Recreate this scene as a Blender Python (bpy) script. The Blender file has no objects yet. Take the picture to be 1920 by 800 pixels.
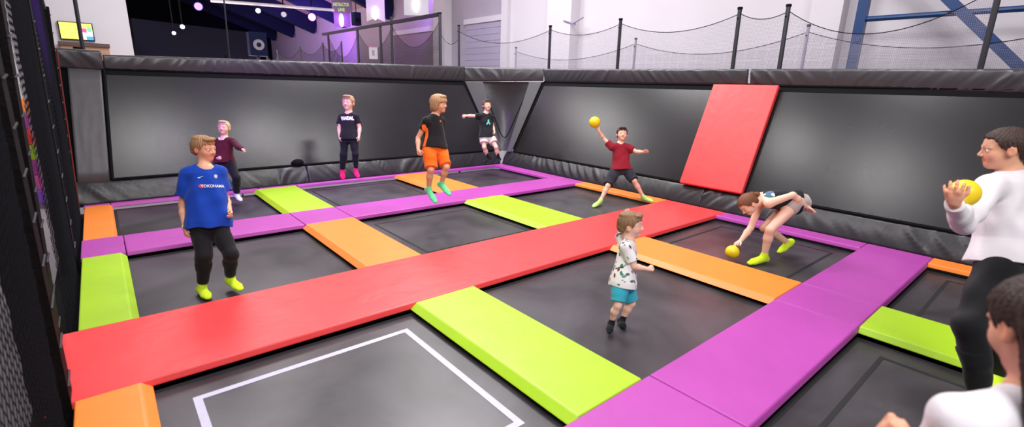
import bpy, bmesh, math, random
import numpy as np
from mathutils import Vector, Matrix
from mathutils.bvhtree import BVHTree
random.seed(7)
rng = np.random.default_rng(5)
S = bpy.context.scene
C = S.collection
PI = math.pi

# ------------------------------------------------------------------ camera
CP = np.array([0.34415, -3.31443, 1.75639]); FPX = 903.75
def _cam(y, p, r):
    fw = np.array([math.sin(y)*math.cos(p), math.cos(y)*math.cos(p), -math.sin(p)])
    rt = np.array([math.cos(y), -math.sin(y), 0.0]); up = np.cross(rt, fw)
    return np.array([math.cos(r)*rt+math.sin(r)*up, -math.sin(r)*rt+math.cos(r)*up, fw])
RC = _cam(*np.radians([40.43631, 14.73807, 1.66496]))
RT, UP, FW = RC
def ray(u, v):
    return RC.T @ np.array([(u-960)/FPX, -(v-400)/FPX, 1.0])
def at(u, v, d):            # a point seen in that direction, d metres deep
    return CP + ray(u, v)*d
def onz(u, v, z=0.0):
    d = ray(u, v); return CP + d*(z-CP[2])/d[2]
def onx(u, v, x):
    d = ray(u, v); return CP + d*(x-CP[0])/d[0]
def ony(u, v, y):
    d = ray(u, v); return CP + d*(y-CP[1])/d[1]
def depth(P): return float(FW @ (np.asarray(P)-CP))
cd = bpy.data.cameras.new('camera'); cam = bpy.data.objects.new('camera', cd); C.objects.link(cam)
cd.sensor_width = 36; cd.lens = FPX/1920*36; cd.clip_start = .05; cd.clip_end = 200
M = Matrix.Identity(4)
for i in range(3):
    M[i][0] = RT[i]; M[i][1] = UP[i]; M[i][2] = -FW[i]; M[i][3] = CP[i]
cam.matrix_world = M
cd.dof.use_dof = True; cd.dof.focus_distance = 5.8; cd.dof.aperture_fstop = 1.6
S.camera = cam
S.view_settings.view_transform = 'Standard'; S.view_settings.look = 'None'
S.view_settings.gamma = 1; S.view_settings.use_curve_mapping = False
S.view_settings.exposure = EXPOSURE = 0.0

# ------------------------------------------------------------------ materials
def srgb(r, g, b):
    return tuple(((c/255)/12.92 if c/255 <= .04045 else ((c/255+.055)/1.055)**2.4) for c in (r, g, b))
MATS = {}
def new_mat(name):
    m = bpy.data.materials.new(name); m.use_nodes = True
    nt = m.node_tree; b = nt.nodes['Principled BSDF']
    return m, nt, b
def mat(name, col, rough=.6, metal=0.0, spec=.5, var=.08, scale=8.0, bump=0.0, bscale=60.0, coat=0.0):
    """plain surface with a little procedural mottling and optional bump"""
    m, nt, b = new_mat(name); N = nt.nodes; L = nt.links
    tc = N.new('ShaderNodeTexCoord'); nz = N.new('ShaderNodeTexNoise')
    nz.inputs['Scale'].default_value = scale; nz.inputs['Detail'].default_value = 4
    L.new(tc.outputs['Object'], nz.inputs['Vector'])
    mx = N.new('ShaderNodeMix'); mx.data_type = 'RGBA'
    mx.inputs[6].default_value = (*[c*(1-var) for c in col], 1); mx.inputs[7].default_value = (*[min(1, c*(1+var)) for c in col], 1)
    L.new(nz.outputs['Fac'], mx.inputs[0]); L.new(mx.outputs[2], b.inputs['Base Color'])
    b.inputs['Roughness'].default_value = rough; b.inputs['Metallic'].default_value = metal
    b.inputs['Specular IOR Level'].default_value = spec
    b.inputs['Coat Weight'].default_value = coat
    if bump:
        n2 = N.new('ShaderNodeTexNoise'); n2.inputs['Scale'].default_value = bscale; n2.inputs['Detail'].default_value = 3
        L.new(tc.outputs['Object'], n2.inputs['Vector'])
        bp = N.new('ShaderNodeBump'); bp.inputs['Strength'].default_value = bump; bp.inputs['Distance'].default_value = .02
        L.new(n2.outputs['Fac'], bp.inputs['Height']); L.new(bp.outputs['Normal'], b.inputs['Normal'])
    MATS[name] = m; return m
def vinyl(name, col, rough=.42, crease=.12):
    """padded vinyl cover: soft undulation, fine grain, a few long creases"""
    m, nt, b = new_mat(name); N = nt.nodes; L = nt.links
    tc = N.new('ShaderNodeTexCoord')
    n1 = N.new('ShaderNodeTexNoise'); n1.inputs['Scale'].default_value = 3.0; n1.inputs['Detail'].default_value = 5
    L.new(tc.outputs['Object'], n1.inputs['Vector'])
    mx = N.new('ShaderNodeMix'); mx.data_type = 'RGBA'
    mx.inputs[6].default_value = (*[c*.9 for c in col], 1); mx.inputs[7].default_value = (*[min(1, c*1.08) for c in col], 1)
    L.new(n1.outputs['Fac'], mx.inputs[0]); L.new(mx.outputs[2], b.inputs['Base Color'])
    mp = N.new('ShaderNodeMapping'); mp.inputs['Scale'].default_value = (2.2, 3.1, 2.0); mp.inputs['Rotation'].default_value = (0, 0, .5)
    L.new(tc.outputs['Object'], mp.inputs['Vector'])
    n2 = N.new('ShaderNodeTexNoise'); n2.inputs['Scale'].default_value = 1.6; n2.inputs['Detail'].default_value = 3; n2.inputs['Distortion'].default_value = .3
    L.new(mp.outputs['Vector'], n2.inputs['Vector'])
    bp = N.new('ShaderNodeBump'); bp.inputs['Strength'].default_value = crease; bp.inputs['Distance'].default_value = .05
    L.new(n2.outputs['Fac'], bp.inputs['Height']); L.new(bp.outputs['Normal'], b.inputs['Normal'])
    b.inputs['Roughness'].default_value = rough
    MATS[name] = m; return m
def bedmat(name, c0, c1, rough=.36):
    """woven jump bed: grey weave with dusty lighter wear"""
    m, nt, b = new_mat(name); N = nt.nodes; L = nt.links
    tc = N.new('ShaderNodeTexCoord')
    n1 = N.new('ShaderNodeTexNoise'); n1.inputs['Scale'].default_value = 1.1; n1.inputs['Detail'].default_value = 6; n1.inputs['Distortion'].default_value = .8
    L.new(tc.outputs['Object'], n1.inputs['Vector'])
    r = N.new('ShaderNodeValToRGB'); r.color_ramp.elements[0].position = .36; r.color_ramp.elements[1].position = .80
    r.color_ramp.elements[0].color = (*c0, 1); r.color_ramp.elements[1].color = (*c1, 1)
    L.new(n1.outputs['Fac'], r.inputs['Fac']); L.new(r.outputs['Color'], b.inputs['Base Color'])
    n2 = N.new('ShaderNodeTexNoise'); n2.inputs['Scale'].default_value = 220; n2.inputs['Detail'].default_value = 1
    L.new(tc.outputs['Object'], n2.inputs['Vector'])
    bp = N.new('ShaderNodeBump'); bp.inputs['Strength'].default_value = .12; bp.inputs['Distance'].default_value = .003
    L.new(n2.outputs['Fac'], bp.inputs['Height']); L.new(bp.outputs['Normal'], b.inputs['Normal'])
    b.inputs['Roughness'].default_value = rough
    MATS[name] = m; return m
def emit(name, col, strength):
    m, nt, b = new_mat(name)
    b.inputs['Base Color'].default_value = (*[min(1, c) for c in col], 1)
    b.inputs['Emission Color'].default_value = (*col, 1); b.inputs['Emission Strength'].default_value = strength
    MATS[name] = m; return m
def attr(name, rough=.8, spec=.3, sheen=0.0, bump=.15, bscale=90):
    """colour read from the mesh's own colour layer (skin features, garment prints)"""
    m, nt, b = new_mat(name); N = nt.nodes; L = nt.links
    a = N.new('ShaderNodeAttribute'); a.attribute_name = 'Col'
    L.new(a.outputs['Color'], b.inputs['Base Color'])
    tc = N.new('ShaderNodeTexCoord'); n2 = N.new('ShaderNodeTexNoise'); n2.inputs['Scale'].default_value = bscale
    L.new(tc.outputs['Object'], n2.inputs['Vector'])
    bp = N.new('ShaderNodeBump'); bp.inputs['Strength'].default_value = bump; bp.inputs['Distance'].default_value = .004
    L.new(n2.outputs['Fac'], bp.inputs['Height']); L.new(bp.outputs['Normal'], b.inputs['Normal'])
    b.inputs['Roughness'].default_value = rough; b.inputs['Specular IOR Level'].default_value = spec
    b.inputs['Sheen Weight'].default_value = sheen
    MATS[name] = m; return m
def netmat(name, col, cell, thick):
    """knotted net: square mesh from UV metres, holes see-through"""
    m, nt, b = new_mat(name); N = nt.nodes; L = nt.links
    uv = N.new('ShaderNodeUVMap'); sp = N.new('ShaderNodeSeparateXYZ'); L.new(uv.outputs['UV'], sp.inputs[0])
    outs = []
    for ax in ('X', 'Y'):
        d = N.new('ShaderNodeMath'); d.operation = 'DIVIDE'; d.inputs[1].default_value = cell; L.new(sp.outputs[ax], d.inputs[0])
        f = N.new('ShaderNodeMath'); f.operation = 'FRACT'; L.new(d.outputs[0], f.inputs[0])
        g = N.new('ShaderNodeMath'); g.operation = 'LESS_THAN'; g.inputs[1].default_value = thick/cell; L.new(f.outputs[0], g.inputs[0])
        outs.append(g)
    mx = N.new('ShaderNodeMath'); mx.operation = 'MAXIMUM'; L.new(outs[0].outputs[0], mx.inputs[0]); L.new(outs[1].outputs[0], mx.inputs[1])
    L.new(mx.outputs[0], b.inputs['Alpha'])
    b.inputs['Base Color'].default_value = (*col, 1); b.inputs['Roughness'].default_value = .9
    MATS[name] = m; return m

LIME = vinyl('lime_vinyl', (.37, .61, .012)); RED = vinyl('red_vinyl', (.80, .050, .052), crease=.15)
PURPLE = vinyl('purple_vinyl', (.42, .055, .36)); ORANGE = vinyl('orange_vinyl', (.88, .24, .03))
GREY = vinyl('grey_vinyl', (.046, .043, .049), rough=.34, crease=.12)
BASEG = vinyl('dark_grey_vinyl', (.024, .022, .026), rough=.36, crease=.12)
GREYL = vinyl('light_grey_vinyl', (.075, .072, .08), rough=.42, crease=.15)
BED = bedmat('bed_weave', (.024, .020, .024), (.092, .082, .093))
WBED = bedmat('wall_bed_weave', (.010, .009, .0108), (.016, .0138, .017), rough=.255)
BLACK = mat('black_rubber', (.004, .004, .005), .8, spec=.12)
WEB = mat('black_webbing', (.010, .009, .011), .8, bump=.3, bscale=200)
LINE = mat('lilac_line_tape', (.50, .48, .60), .6, var=.12, scale=20)
WALLM = mat('white_wall_paint', (.64, .60, .64), .8, var=.04, scale=1.5)
WALLD = mat('pale_plaster', (.42, .37, .44), .8, var=.05, scale=2)
DARKW = mat('black_drape', (.004, .005, .010), .9, spec=.05)
ROOFM = mat('timber_roof_boards', (.38, .27, .28), .8, var=.2, scale=3)
NAVY = mat('navy_paint', (.008, .012, .040), .7, spec=.1)
BLUE = mat('blue_steel_paint', (.004, .035, .14), .4)
POST = mat('black_steel', (.015, .015, .022), .45)
CORD = mat('black_cord', (.005, .005, .008), .8, spec=.15)
PADB = mat('black_post_pad', (.004, .003, .0035), .7, spec=.12, bump=.4, bscale=25)
CONC = mat('concrete_floor', (.22, .20, .21), .7, var=.2, scale=3)
WOOD = mat('plywood', (.45, .24, .14), .6, var=.2, scale=4)
WHITE = mat('white_plastic', (.75, .75, .78), .4)
YEL = mat('yellow_ball_vinyl', (.85, .62, .01), .35, var=.05, scale=20)
NETM = netmat('grey_netting', (.22, .20, .26), .020, .0026)
NETD = netmat('dark_netting', (.022, .020, .030), .03, .008)
SKIN = attr('skin', rough=.5, spec=.35, bump=.05)
CLOTH = attr('cloth', rough=.85, spec=.2, sheen=.1, bump=.25, bscale=60)
HAIR = attr('hair', rough=.55, spec=.35, bump=.5, bscale=160)

# ------------------------------------------------------------------ object helpers
def link(name, me, m=None, parent=None, smooth=False):
    o = bpy.data.objects.new(name, me); C.objects.link(o)
    if m is not None: me.materials.append(m)
    if parent is not None: o.parent = parent
    if smooth:
        me.polygons.foreach_set('use_smooth', [True]*len(me.polygons))
    return o
def tag(o, label, cat, group=None):
    o['label'] = label; o['category'] = cat
    if group: o['group'] = group
    return o
def struct(o): o['kind'] = 'structure'; return o
def empty(name, loc, label=None, cat=None, group=None):
    o = bpy.data.objects.new(name, None); C.objects.link(o); o.location = loc; o.empty_display_size = .1
    if label: tag(o, label, cat, group)
    return o
def bm_mesh(name, bm):
    me = bpy.data.meshes.new(name); bm.normal_update(); bm.to_mesh(me); bm.free(); return me
def local(parent, me):
    """mesh given in world coordinates -> coordinates of its parent's base"""
    if parent is not None:
        l = parent.location
        me.transform(Matrix.Translation((-l[0], -l[1], -l[2])))
def put(name, bm, m, parent=None, smooth=False):
    me = bm_mesh(name, bm); local(parent, me)
    return link(name, me, m, parent, smooth)
def hexa(bm, v):
    """eight corners: bottom ring 0-3, top ring 4-7"""
    V = [bm.verts.new(tuple(p)) for p in v]
    for f in ((3,2,1,0), (4,5,6,7), (0,1,5,4), (1,2,6,5), (2,3,7,6), (3,0,4,7)):
        bm.faces.new([V[i] for i in f])
    return V
def box(bm, x0, x1, y0, y1, z0, z1):
    return hexa(bm, [(x0,y0,z0),(x1,y0,z0),(x1,y1,z0),(x0,y1,z0),(x0,y0,z1),(x1,y0,z1),(x1,y1,z1),(x0,y1,z1)])
def bevel(bm, w, seg=2):
    bmesh.ops.bevel(bm, geom=list(bm.edges), offset=w, segments=seg, affect='EDGES', profile=.6)
def tube(bm, pts, r, n=8, r2=None, cap=True):
    pts = [Vector(tuple(p)) for p in pts]; rings = []
    for i, p in enumerate(pts):
        t = (pts[min(i+1, len(pts)-1)]-pts[max(i-1, 0)]).normalized()
        a = t.orthogonal().normalized() if i == 0 else (a - t*a.dot(t)).normalized()
        b = t.cross(a); rr = r if r2 is None else r+(r2-r)*i/(len(pts)-1)
        rings.append([bm.verts.new(p+a*(rr*math.cos(2*PI*k/n))+b*(rr*math.sin(2*PI*k/n))) for k in range(n)])
    for A, B in zip(rings, rings[1:]):
        for k in range(n): bm.faces.new([A[k], A[(k+1)%n], B[(k+1)%n], B[k]])
    if cap: bm.faces.new(rings[0][::-1]); bm.faces.new(rings[-1])
def beam(bm, a, b, w, h, up=(0,0,1)):
    a = Vector(tuple(a)); b = Vector(tuple(b)); t = (b-a).normalized(); s = t.cross(Vector(up)).normalized(); u = s.cross(t)
    hexa(bm, [a-s*w/2-u*h/2, a+s*w/2-u*h/2, b+s*w/2-u*h/2, b-s*w/2-u*h/2, a-s*w/2+u*h/2, a+s*w/2+u*h/2, b+s*w/2+u*h/2, b-s*w/2+u*h/2])
def sphere_bm(c, r, n=32):
    bm = bmesh.new(); bmesh.ops.create_uvsphere(bm, u_segments=n, v_segments=n//2, radius=r)
    bmesh.ops.translate(bm, verts=bm.verts, vec=tuple(c)); return bm
# ------------------------------------------------------------------ the jump court
ZB = -.085                                        # level of the jump beds; pad tops are at 0
XL, XA = 0.0, .31
S1L, S1R, S2L, S2R, XI, XW = 2.165, 2.755, 4.70, 5.325, 7.14, 7.43
YW, YBI, PMF, PMN, RF, RN, PNF, PNN, YE = 5.44, 5.33, 3.515, 2.825, 1.0, 0.0, -1.825, -2.46, -4.3
# deck: the black steel frame the beds hang in
bm = bmesh.new(); box(bm, -.2, 7.62, -4.5, 5.62, -1.0, -.16)
struct(put('deck_frame', bm, BLACK))

def pad(name, label, m, x0, x1, y0, y1, fl=(0,0,0,0), th=.05, z=0.0, r=.012):
    """padded mat: flat top, flared covered sides. fl = flare of -x, +x, -y, +y sides"""
    g = .003
    x0 += g; x1 -= g; y0 += g; y1 -= g
    bm = bmesh.new()
    hexa(bm, [(x0-fl[0], y0-fl[2], z-th), (x1+fl[1], y0-fl[2], z-th), (x1+fl[1], y1+fl[3], z-th), (x0-fl[0], y1+fl[3], z-th),
              (x0, y0, z), (x1, y0, z), (x1, y1, z), (x0, y1, z)])
    bevel(bm, r, 3)
    c = ((x0+x1)/2, (y0+y1)/2, z-th)
    me = bm_mesh(name, bm); me.transform(Matrix.Translation((-c[0], -c[1], -c[2])))
    o = link(name, me, m, smooth=False); o.location = c
    tag(o, label, 'trampoline pad'); return o
F = .065; G = .016
# far thin purple strip below the back wall, in its sewn lengths
G1 = 'thin purple pads along the back wall'
pad('edge_pad', 'thin purple edge pad at the back wall, left end above the orange side pad', PURPLE, XL, XA-.02, YBI, YW, (0,0,G,0))
pad('edge_pad', 'thin purple edge pad at the back wall, behind the boy in the burgundy jumper', PURPLE, XA-.02, S1L+.04, YBI, YW, (0,0,G,0))
pad('edge_pad', 'short thin purple edge pad at the back wall above the far lime pad', PURPLE, S1L+.04, S1R+.05, YBI, YW, (0,0,G,0))
pad('edge_pad', 'thin purple edge pad at the back wall below the boy with pink socks', PURPLE, S1R+.05, S2L+.05, YBI, YW, (0,0,G,0))
pad('edge_pad', 'thin purple edge pad at the back wall running into the far corner', PURPLE, S2L+.05, XW, YBI, YW, (0,0,G,0))
# middle purple strip
pad('walkway_pad', 'short purple walkway pad at the left net between orange and lime pads', PURPLE, XL, XA+.05, PMN, PMF, (0,0,G,0))
pad('walkway_pad', 'purple walkway pad passing behind the boy in the blue shirt', PURPLE, XA+.05, S1L-.02, PMN, PMF, (0,0,G,G))
pad('walkway_pad', 'short purple walkway pad between the far lime pad and an orange pad', PURPLE, S1L-.02, S1R+.02, PMN, PMF, (0,0,G,G))
pad('walkway_pad', 'long purple walkway pad below the boy in orange shorts', PURPLE, S1R+.02, XW, PMN, PMF, (0,0,G,G))
# red strip across the court
pad('walkway_pad', 'long red walkway pad crossing the whole court', RED, XL-.12, XW, RN, RF, (0,0,G,G))
# near purple strip
pad('walkway_pad', 'near purple walkway pad at the bottom edge, in front of the big lime pad', PURPLE, XL, S1R+.05, PNN, PNF, (0,0,G,G))
pad('walkway_pad', 'near purple walkway pad in front of the small boy', PURPLE, S1R+.05, S2L, PNN, PNF, (0,0,G,G))
pad('walkway_pad', 'short purple walkway pad between an orange pad and the right-hand lime pad', PURPLE, S2L, S2R, PNN, PNF, (0,0,G,G))
pad('walkway_pad', 'purple walkway pad running up to the right-hand wall', PURPLE, S2R, XW, PNN, PNF, (0,0,G,G))
# cross pads
pad('cross_pad', 'orange side pad at the left net, farthest of the side pads', ORANGE, XL+.01, XA-.02, PMF, YBI, (0,.03,0,0))
pad('cross_pad', 'lime side pad at the left net beside the boy in blue', LIME, XL+.01, XA+.01, RF, PMN, (0,.05,0,0))
pad('cross_pad', 'orange side pad at the bottom left corner before the red walkway', ORANGE, XL+.01, XA, PNF, RN, (0,.06,0,0))
pad('cross_pad', 'lime cross pad by the back wall, smallest lime pad of the left half', LIME, S1L, S1R+.02, PMF, YBI, (F,G,0,0))
pad('cross_pad', 'orange cross pad in mid court between two grey beds, touching the red walkway', ORANGE, S1L, S1R+.02, RF, PMN, (F,G,0,0))
pad('cross_pad', 'big lime cross pad in the foreground beside the white-lined bed', LIME, S1L-.02, S1R-.02, PNF, RN, (F,G,0,0))
pad('cross_pad', 'far orange cross pad behind the boy in orange shorts', ORANGE, S2L-.02, S2R+.05, PMF, YBI, (F,G,0,0))
pad('cross_pad', 'lime cross pad in mid court before the boy throwing the ball', LIME, S2L-.08, S2R+.02, RF, PMN, (F,G,0,0))
pad('cross_pad', 'orange cross pad running from the red walkway behind the small boy', ORANGE, S2L+.02, S2R+.02, PNF, RN, (F,G,0,0))
pad('cross_pad', 'lime cross pad on the right beside the girl in black trousers', LIME, S2L+.02, S2R+.02, YE, PNN, (.04,G,0,0))
# thin strip at the right-hand wall
pad('edge_pad', 'thin purple edge pad at the right-hand wall by the far corner', PURPLE, XI, XW, PMF, YBI, (G,0,0,0))
pad('edge_pad', 'thin orange edge pad at the wall behind the boy throwing the ball', ORANGE, XI, XW, RF, PMN, (G,0,0,0))
pad('edge_pad', 'thin purple edge pad at the wall behind the bending girl', PURPLE, XI, XW, PNF, RN, (G,0,0,0))
pad('edge_pad', 'thin orange edge pad at the wall beside the girl holding a ball', ORANGE, XI, XW, YE, PNN, (G,0,0,0))

def bed(label, x0, x1, y0, y1, web=.20, line=False, m=BED):
    g = .006
    x0 += g; x1 -= g; y0 += g; y1 -= g
    t = empty('trampoline', ((x0+x1)/2, (y0+y1)/2, ZB-.012), label, 'trampoline')
    bm = bmesh.new(); box(bm, x0, x1, y0, y1, ZB-.012, ZB)
    put('jump_bed', bm, m, t)
    def ring(name, d, w, mm, z):
        bm = bmesh.new()
        o = [(x0+d,y0+d),(x1-d,y0+d),(x1-d,y1-d),(x0+d,y1-d)]; i = [(x0+d+w,y0+d+w),(x1-d-w,y0+d+w),(x1-d-w,y1-d-w),(x0+d+w,y1-d-w)]
        for k in range(4):
            a, b, c_, d_ = o[k], o[(k+1)%4], i[(k+1)%4], i[k]
            hexa(bm, [(*a, ZB-.001), (*b, ZB-.001), (*c_, ZB-.001), (*d_, ZB-.001), (*a, z), (*b, z), (*c_, z), (*d_, z)])
        return put(name, bm, mm, t)
    ring('edge_binding', 0, .03, WEB, ZB+.003)
    if line: ring('boundary_line', .215, .045, LINE, ZB+.0025)
    elif web: ring('webbing', web, .03, WEB, ZB+.0025)
    return t
bed('grey jump bed at the far left by the boy in the burgundy jumper', XA, S1L, PMF, YBI, web=0)
bed('grey jump bed at the back wall with the shadow of the boy with pink socks', S1R, S2L, PMF, YBI)
bed('grey jump bed in the far corner between two purple edge pads', S2R, XI, PMF, YBI, web=0)
bed('grey jump bed under the boy in the blue shirt', XA, S1L, RF, PMN, web=0)
bed('grey jump bed between the mid orange and mid lime cross pads', S1R, S2L, RF, PMN)
bed('grey jump bed under the boy throwing the ball', S2R, XI, RF, PMN, web=0)
bed('grey jump bed with a pale lilac line square, nearest in the foreground', XA, S1L, PNF, RN, line=True)
bed('grey jump bed under the small boy in teal shorts', S1R, S2L, PNF, RN, web=0)
bed('dark jump bed with black webbing under the bending girl', S2R, XI, PNF, RN)
bed('grey jump bed at the bottom right before the lime pad', S1R, S2L, YE, PNN)
bed('grey jump bed between lime pad and thin orange pad at the right edge', S2R, XI, YE, PNN)

# ------------------------------------------------------------------ tilted walls
def fold_strip(name, label, m, A, B, Cc, D, n=60, nz=8, thick=.05, amp=.010, bulge=.012, slant=1.0, seed=0, cat='wall pad'):
    """soft padded strip with slanting vinyl folds. A,B bottom ends, Cc,D top ends (over A, B)"""
    A, B, Cc, D = [np.array(p, float) for p in (A, B, Cc, D)]
    r = np.random.default_rng(seed); nrm = np.cross(B-A, Cc-A); nrm /= np.linalg.norm(nrm)
    if nrm @ (CP-A) < 0: nrm = -nrm
    Lx = np.linalg.norm(B-A); Lz = np.linalg.norm(Cc-A)
    ph = r.uniform(0, 6.28, 6); fr = r.uniform(9, 30, 6); am = r.uniform(.3, 1, 6)
    n = max(12, int(Lx/.022)); bm = bmesh.new(); front = []; back = []
    for i in range(n+1):
        s = i/n; rowf = []; rowb = []
        for j in range(nz+1):
            t = j/nz
            P = (A+(B-A)*s)*(1-t)+(Cc+(D-Cc)*s)*t
            x = s*Lx + slant*t*Lz*(.9 if math.sin(.9*s*Lx+ph[0]) > 0 else -.9)*min(1, abs(math.sin(.9*s*Lx+ph[0]))*3)
            w = sum(a*max(0, math.sin(f*x+p))**10 for a, f, p in zip(am, fr, ph))
            env = .35+.65*(.5+.5*math.sin(1.3*s*Lx+ph[1]))
            off = bulge*math.sin(PI*min(max(t, .02), .98))+amp*w*env*max(0, math.sin(PI*t))**.5
            rowf.append(bm.verts.new(P+nrm*off)); rowb.append(bm.verts.new(P-nrm*thick))
        front.append(rowf); back.append(rowb)
    for i in range(n):
        for j in range(nz):
            bm.faces.new([front[i][j], front[i+1][j], front[i+1][j+1], front[i][j+1]])
            bm.faces.new([back[i][j], back[i][j+1], back[i+1][j+1], back[i+1][j]])
        bm.faces.new([front[i][0], back[i][0], back[i+1][0], front[i+1][0]])
        bm.faces.new([front[i][nz], front[i+1][nz], back[i+1][nz], back[i][nz]])
    for j in range(nz):
        bm.faces.new([front[0][j], front[0][j+1], back[0][j+1], back[0][j]])
        bm.faces.new([front[n][j], back[n][j], back[n][j+1], front[n][j+1]])
    bmesh.ops.recalc_face_normals(bm, faces=bm.faces)
    me = bm_mesh(name, bm); c = (A+B)/2; me.transform(Matrix.Translation(-Vector(c)))
    o = link(name, me, m, smooth=True); o.location = c; tag(o, label, cat); return o
# planes: back wall leans from (y 5.60, z .30) to (y 6.30, z 1.84); right wall from (x 7.60, z .30) to (x 8.30, z 1.88)
KB0, KB1 = (5.60, .30), (6.30, 1.84)
KR0, KR1 = (7.60, .30), (8.30, 1.88)
def Bp(x, t, off=0): return (x, KB0[0]+(KB1[0]-KB0[0])*t+off, KB0[1]+(KB1[1]-KB0[1])*t)
def Rp(y, t, off=0): return (KR0[0]+(KR1[0]-KR0[0])*t+off, y, KR0[1]+(KR1[1]-KR0[1])*t)
def quadslab(bm, a, b, c, d, th):
    """quad a b c d given thickness behind"""
    a, b, c, d = [Vector(tuple(p)) for p in (a, b, c, d)]
    n = (b-a).cross(d-a).normalized()
    if n.dot(Vector(CP)-a) < 0: n = -n
    hexa(bm, [a-n*th, b-n*th, c-n*th, d-n*th, a, b, c, d]); return n
def wallbed(label, a, b, c, d):
    """leaning trampoline: bed, black hem and a dark strip for shade at the top"""
    ctr = (Vector(a)+Vector(b))/2
    t = empty('leaning_trampoline', ctr, label, 'trampoline')
    bm = bmesh.new(); n = quadslab(bm, a, b, c, d, .02); bmesh.ops.recalc_face_normals(bm, faces=bm.faces)
    put('wall_bed', bm, WBED, t)
    bm = bmesh.new(); P = [Vector(p)+n*.004 for p in (a, b, c, d)]
    for i in range(4):
        p, q = P[i], P[(i+1)%4]; tube(bm, [p, q], .022, 8)
    put('edge_hem', bm, BLACK, t)
    bm = bmesh.new(); A_, B_, C_, D_ = P; quadslab(bm, D_+(A_-D_)*.055, C_+(B_-C_)*.055, C_, D_, .012); bmesh.ops.recalc_face_normals(bm, faces=bm.faces); put('top_shade_strip', bm, BLACK, t)  # black strip added for the shade under the overhanging top pad
    return t
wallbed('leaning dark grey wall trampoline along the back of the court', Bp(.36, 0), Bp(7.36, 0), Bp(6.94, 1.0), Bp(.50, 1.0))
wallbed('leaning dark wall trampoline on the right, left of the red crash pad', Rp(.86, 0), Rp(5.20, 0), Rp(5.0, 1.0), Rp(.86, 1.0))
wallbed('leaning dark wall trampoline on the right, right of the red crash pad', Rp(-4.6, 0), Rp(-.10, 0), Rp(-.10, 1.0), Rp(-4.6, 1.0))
# red crash pad on the right-hand wall
bm = bmesh.new()
pts = [Rp(-.17, -.02), Rp(.86, -.02), Rp(.86, .98), Rp(-.17, .98)]
n = Vector((-(KR1[1]-KR0[1]), 0, KR1[0]-KR0[0])).normalized()
hexa(bm, [Vector(p)+n*.03 for p in pts]+[Vector(p)+n*.11 for p in pts]); bevel(bm, .02, 3); bmesh.ops.recalc_face_normals(bm, faces=bm.faces)
c0 = Vector(pts[0]); me = bm_mesh('crash_pad', bm); me.transform(Matrix.Translation(-c0)); o = link('crash_pad', me, RED); o.location = c0
tag(o, 'tall red crash pad leaning on the right-hand wall', 'crash pad')
# light grey upright pad at the left end of the back wall
fold_strip('upright_pad', 'light grey upright wall pad at the left end of the back wall', GREYL, Bp(-.02, -.03), Bp(.33, -.03), Bp(.10, 1.02), Bp(.47, 1.02), amp=.004, bulge=.02, seed=3)
# base pads
def base_back(label, x0, x1, seed): fold_strip('base_pad', label, BASEG, (x0, 5.455, -.02), (x1, 5.455, -.02), (x0, 5.60, .30), (x1, 5.60, .30), seed=seed, bulge=.015, amp=.024)
base_back('grey vinyl base pad below the left half of the back wall', -.05, 3.05, 11)
base_back('grey vinyl base pad below the right half of the back wall', 3.06, 7.42, 12)
def base_right(label, y0, y1, seed): fold_strip('base_pad', label, BASEG, (7.445, y1, -.02), (7.445, y0, -.02), (7.60, y1, .30), (7.60, y0, .30), seed=seed, bulge=.015, amp=.024)
base_right('grey vinyl base pad along the right-hand wall from the corner to the crash pad', .45, 5.44, 13)
base_right('grey vinyl base pad along the right-hand wall behind the two girls', -4.6, .44, 14)
# top pads
fold_strip('top_pad', 'short grey top pad over the left end of the back wall', GREY, Bp(-.02, 1.0), Bp(.50, .985), (-.02, 6.26, 2.10), (.50, 6.26, 2.09), seed=20, amp=.024)
fold_strip('top_pad', 'long grey vinyl top pad with slanting folds over the back wall', GREY, Bp(.51, .985), Bp(6.95, 1.0), (.51, 6.27, 2.04), (6.95, 6.27, 2.17), seed=21, amp=.022)
fold_strip('top_pad', 'short grey top pad across the far corner between both walls', GREY, (6.96, 6.30, 1.84), (8.28, 5.02, 1.90), (6.96, 6.30, 2.17), (8.28, 5.02, 2.17), seed=22, amp=.012)
fold_strip('top_pad', 'grey vinyl top pad over the right-hand wall left of the gap', GREY, Rp(5.0, 1.0), Rp(.37, 1.0), (8.27, 5.0, 2.165), (8.27, .37, 2.125), seed=23, amp=.022)
fold_strip('top_pad', 'grey vinyl top pad over the right-hand wall right of the gap', GREY, Rp(.31, 1.0), Rp(-4.6, .96), (8.27, .31, 2.125), (8.27, -4.6, 2.09), seed=24, amp=.022)
# corner: two sloping upright pads and a slack mesh panel between them
e1a, e1b = Vector((7.38, 5.58, .28)), Vector((6.96, 6.27, 1.84))
e2a, e2b = Vector((7.60, 5.28, .28)), Vector((8.27, 5.05, 1.88))
def slantpad(label, a, b, side, w0, w1, th):
    a = Vector(a); b = Vector(b); side = Vector(side)
    bm = bmesh.new(); n = side.cross(b-a).normalized()
    if n.dot(Vector(CP)-a) < 0: n = -n
    P = [a, a+side*w0, b+side*w1, b]
    hexa(bm, [p-n*.03 for p in P]+[p+n*th for p in P]); bevel(bm, .015, 2); bmesh.ops.recalc_face_normals(bm, faces=bm.faces)
    me = bm_mesh('corner_pad', bm); me.transform(Matrix.Translation(-a)); o = link('corner_pad', me, GREYL); o.location = a
    tag(o, label, 'wall pad')
dirc = (e2b-e1b).normalized()
slantpad('grey corner pad slanting down at the right end of the back wall', e1a, e1b, dirc, .12, .42, .03)
slantpad('grey corner pad slanting up at the left end of the right-hand wall', e2a, e2b, -dirc, .12, .30, .03)
bm = bmesh.new(); a = e1a+dirc*.05; b = e1b+dirc*.35; c_ = e2b-dirc*.25; d_ = e2a-dirc*.05
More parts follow.
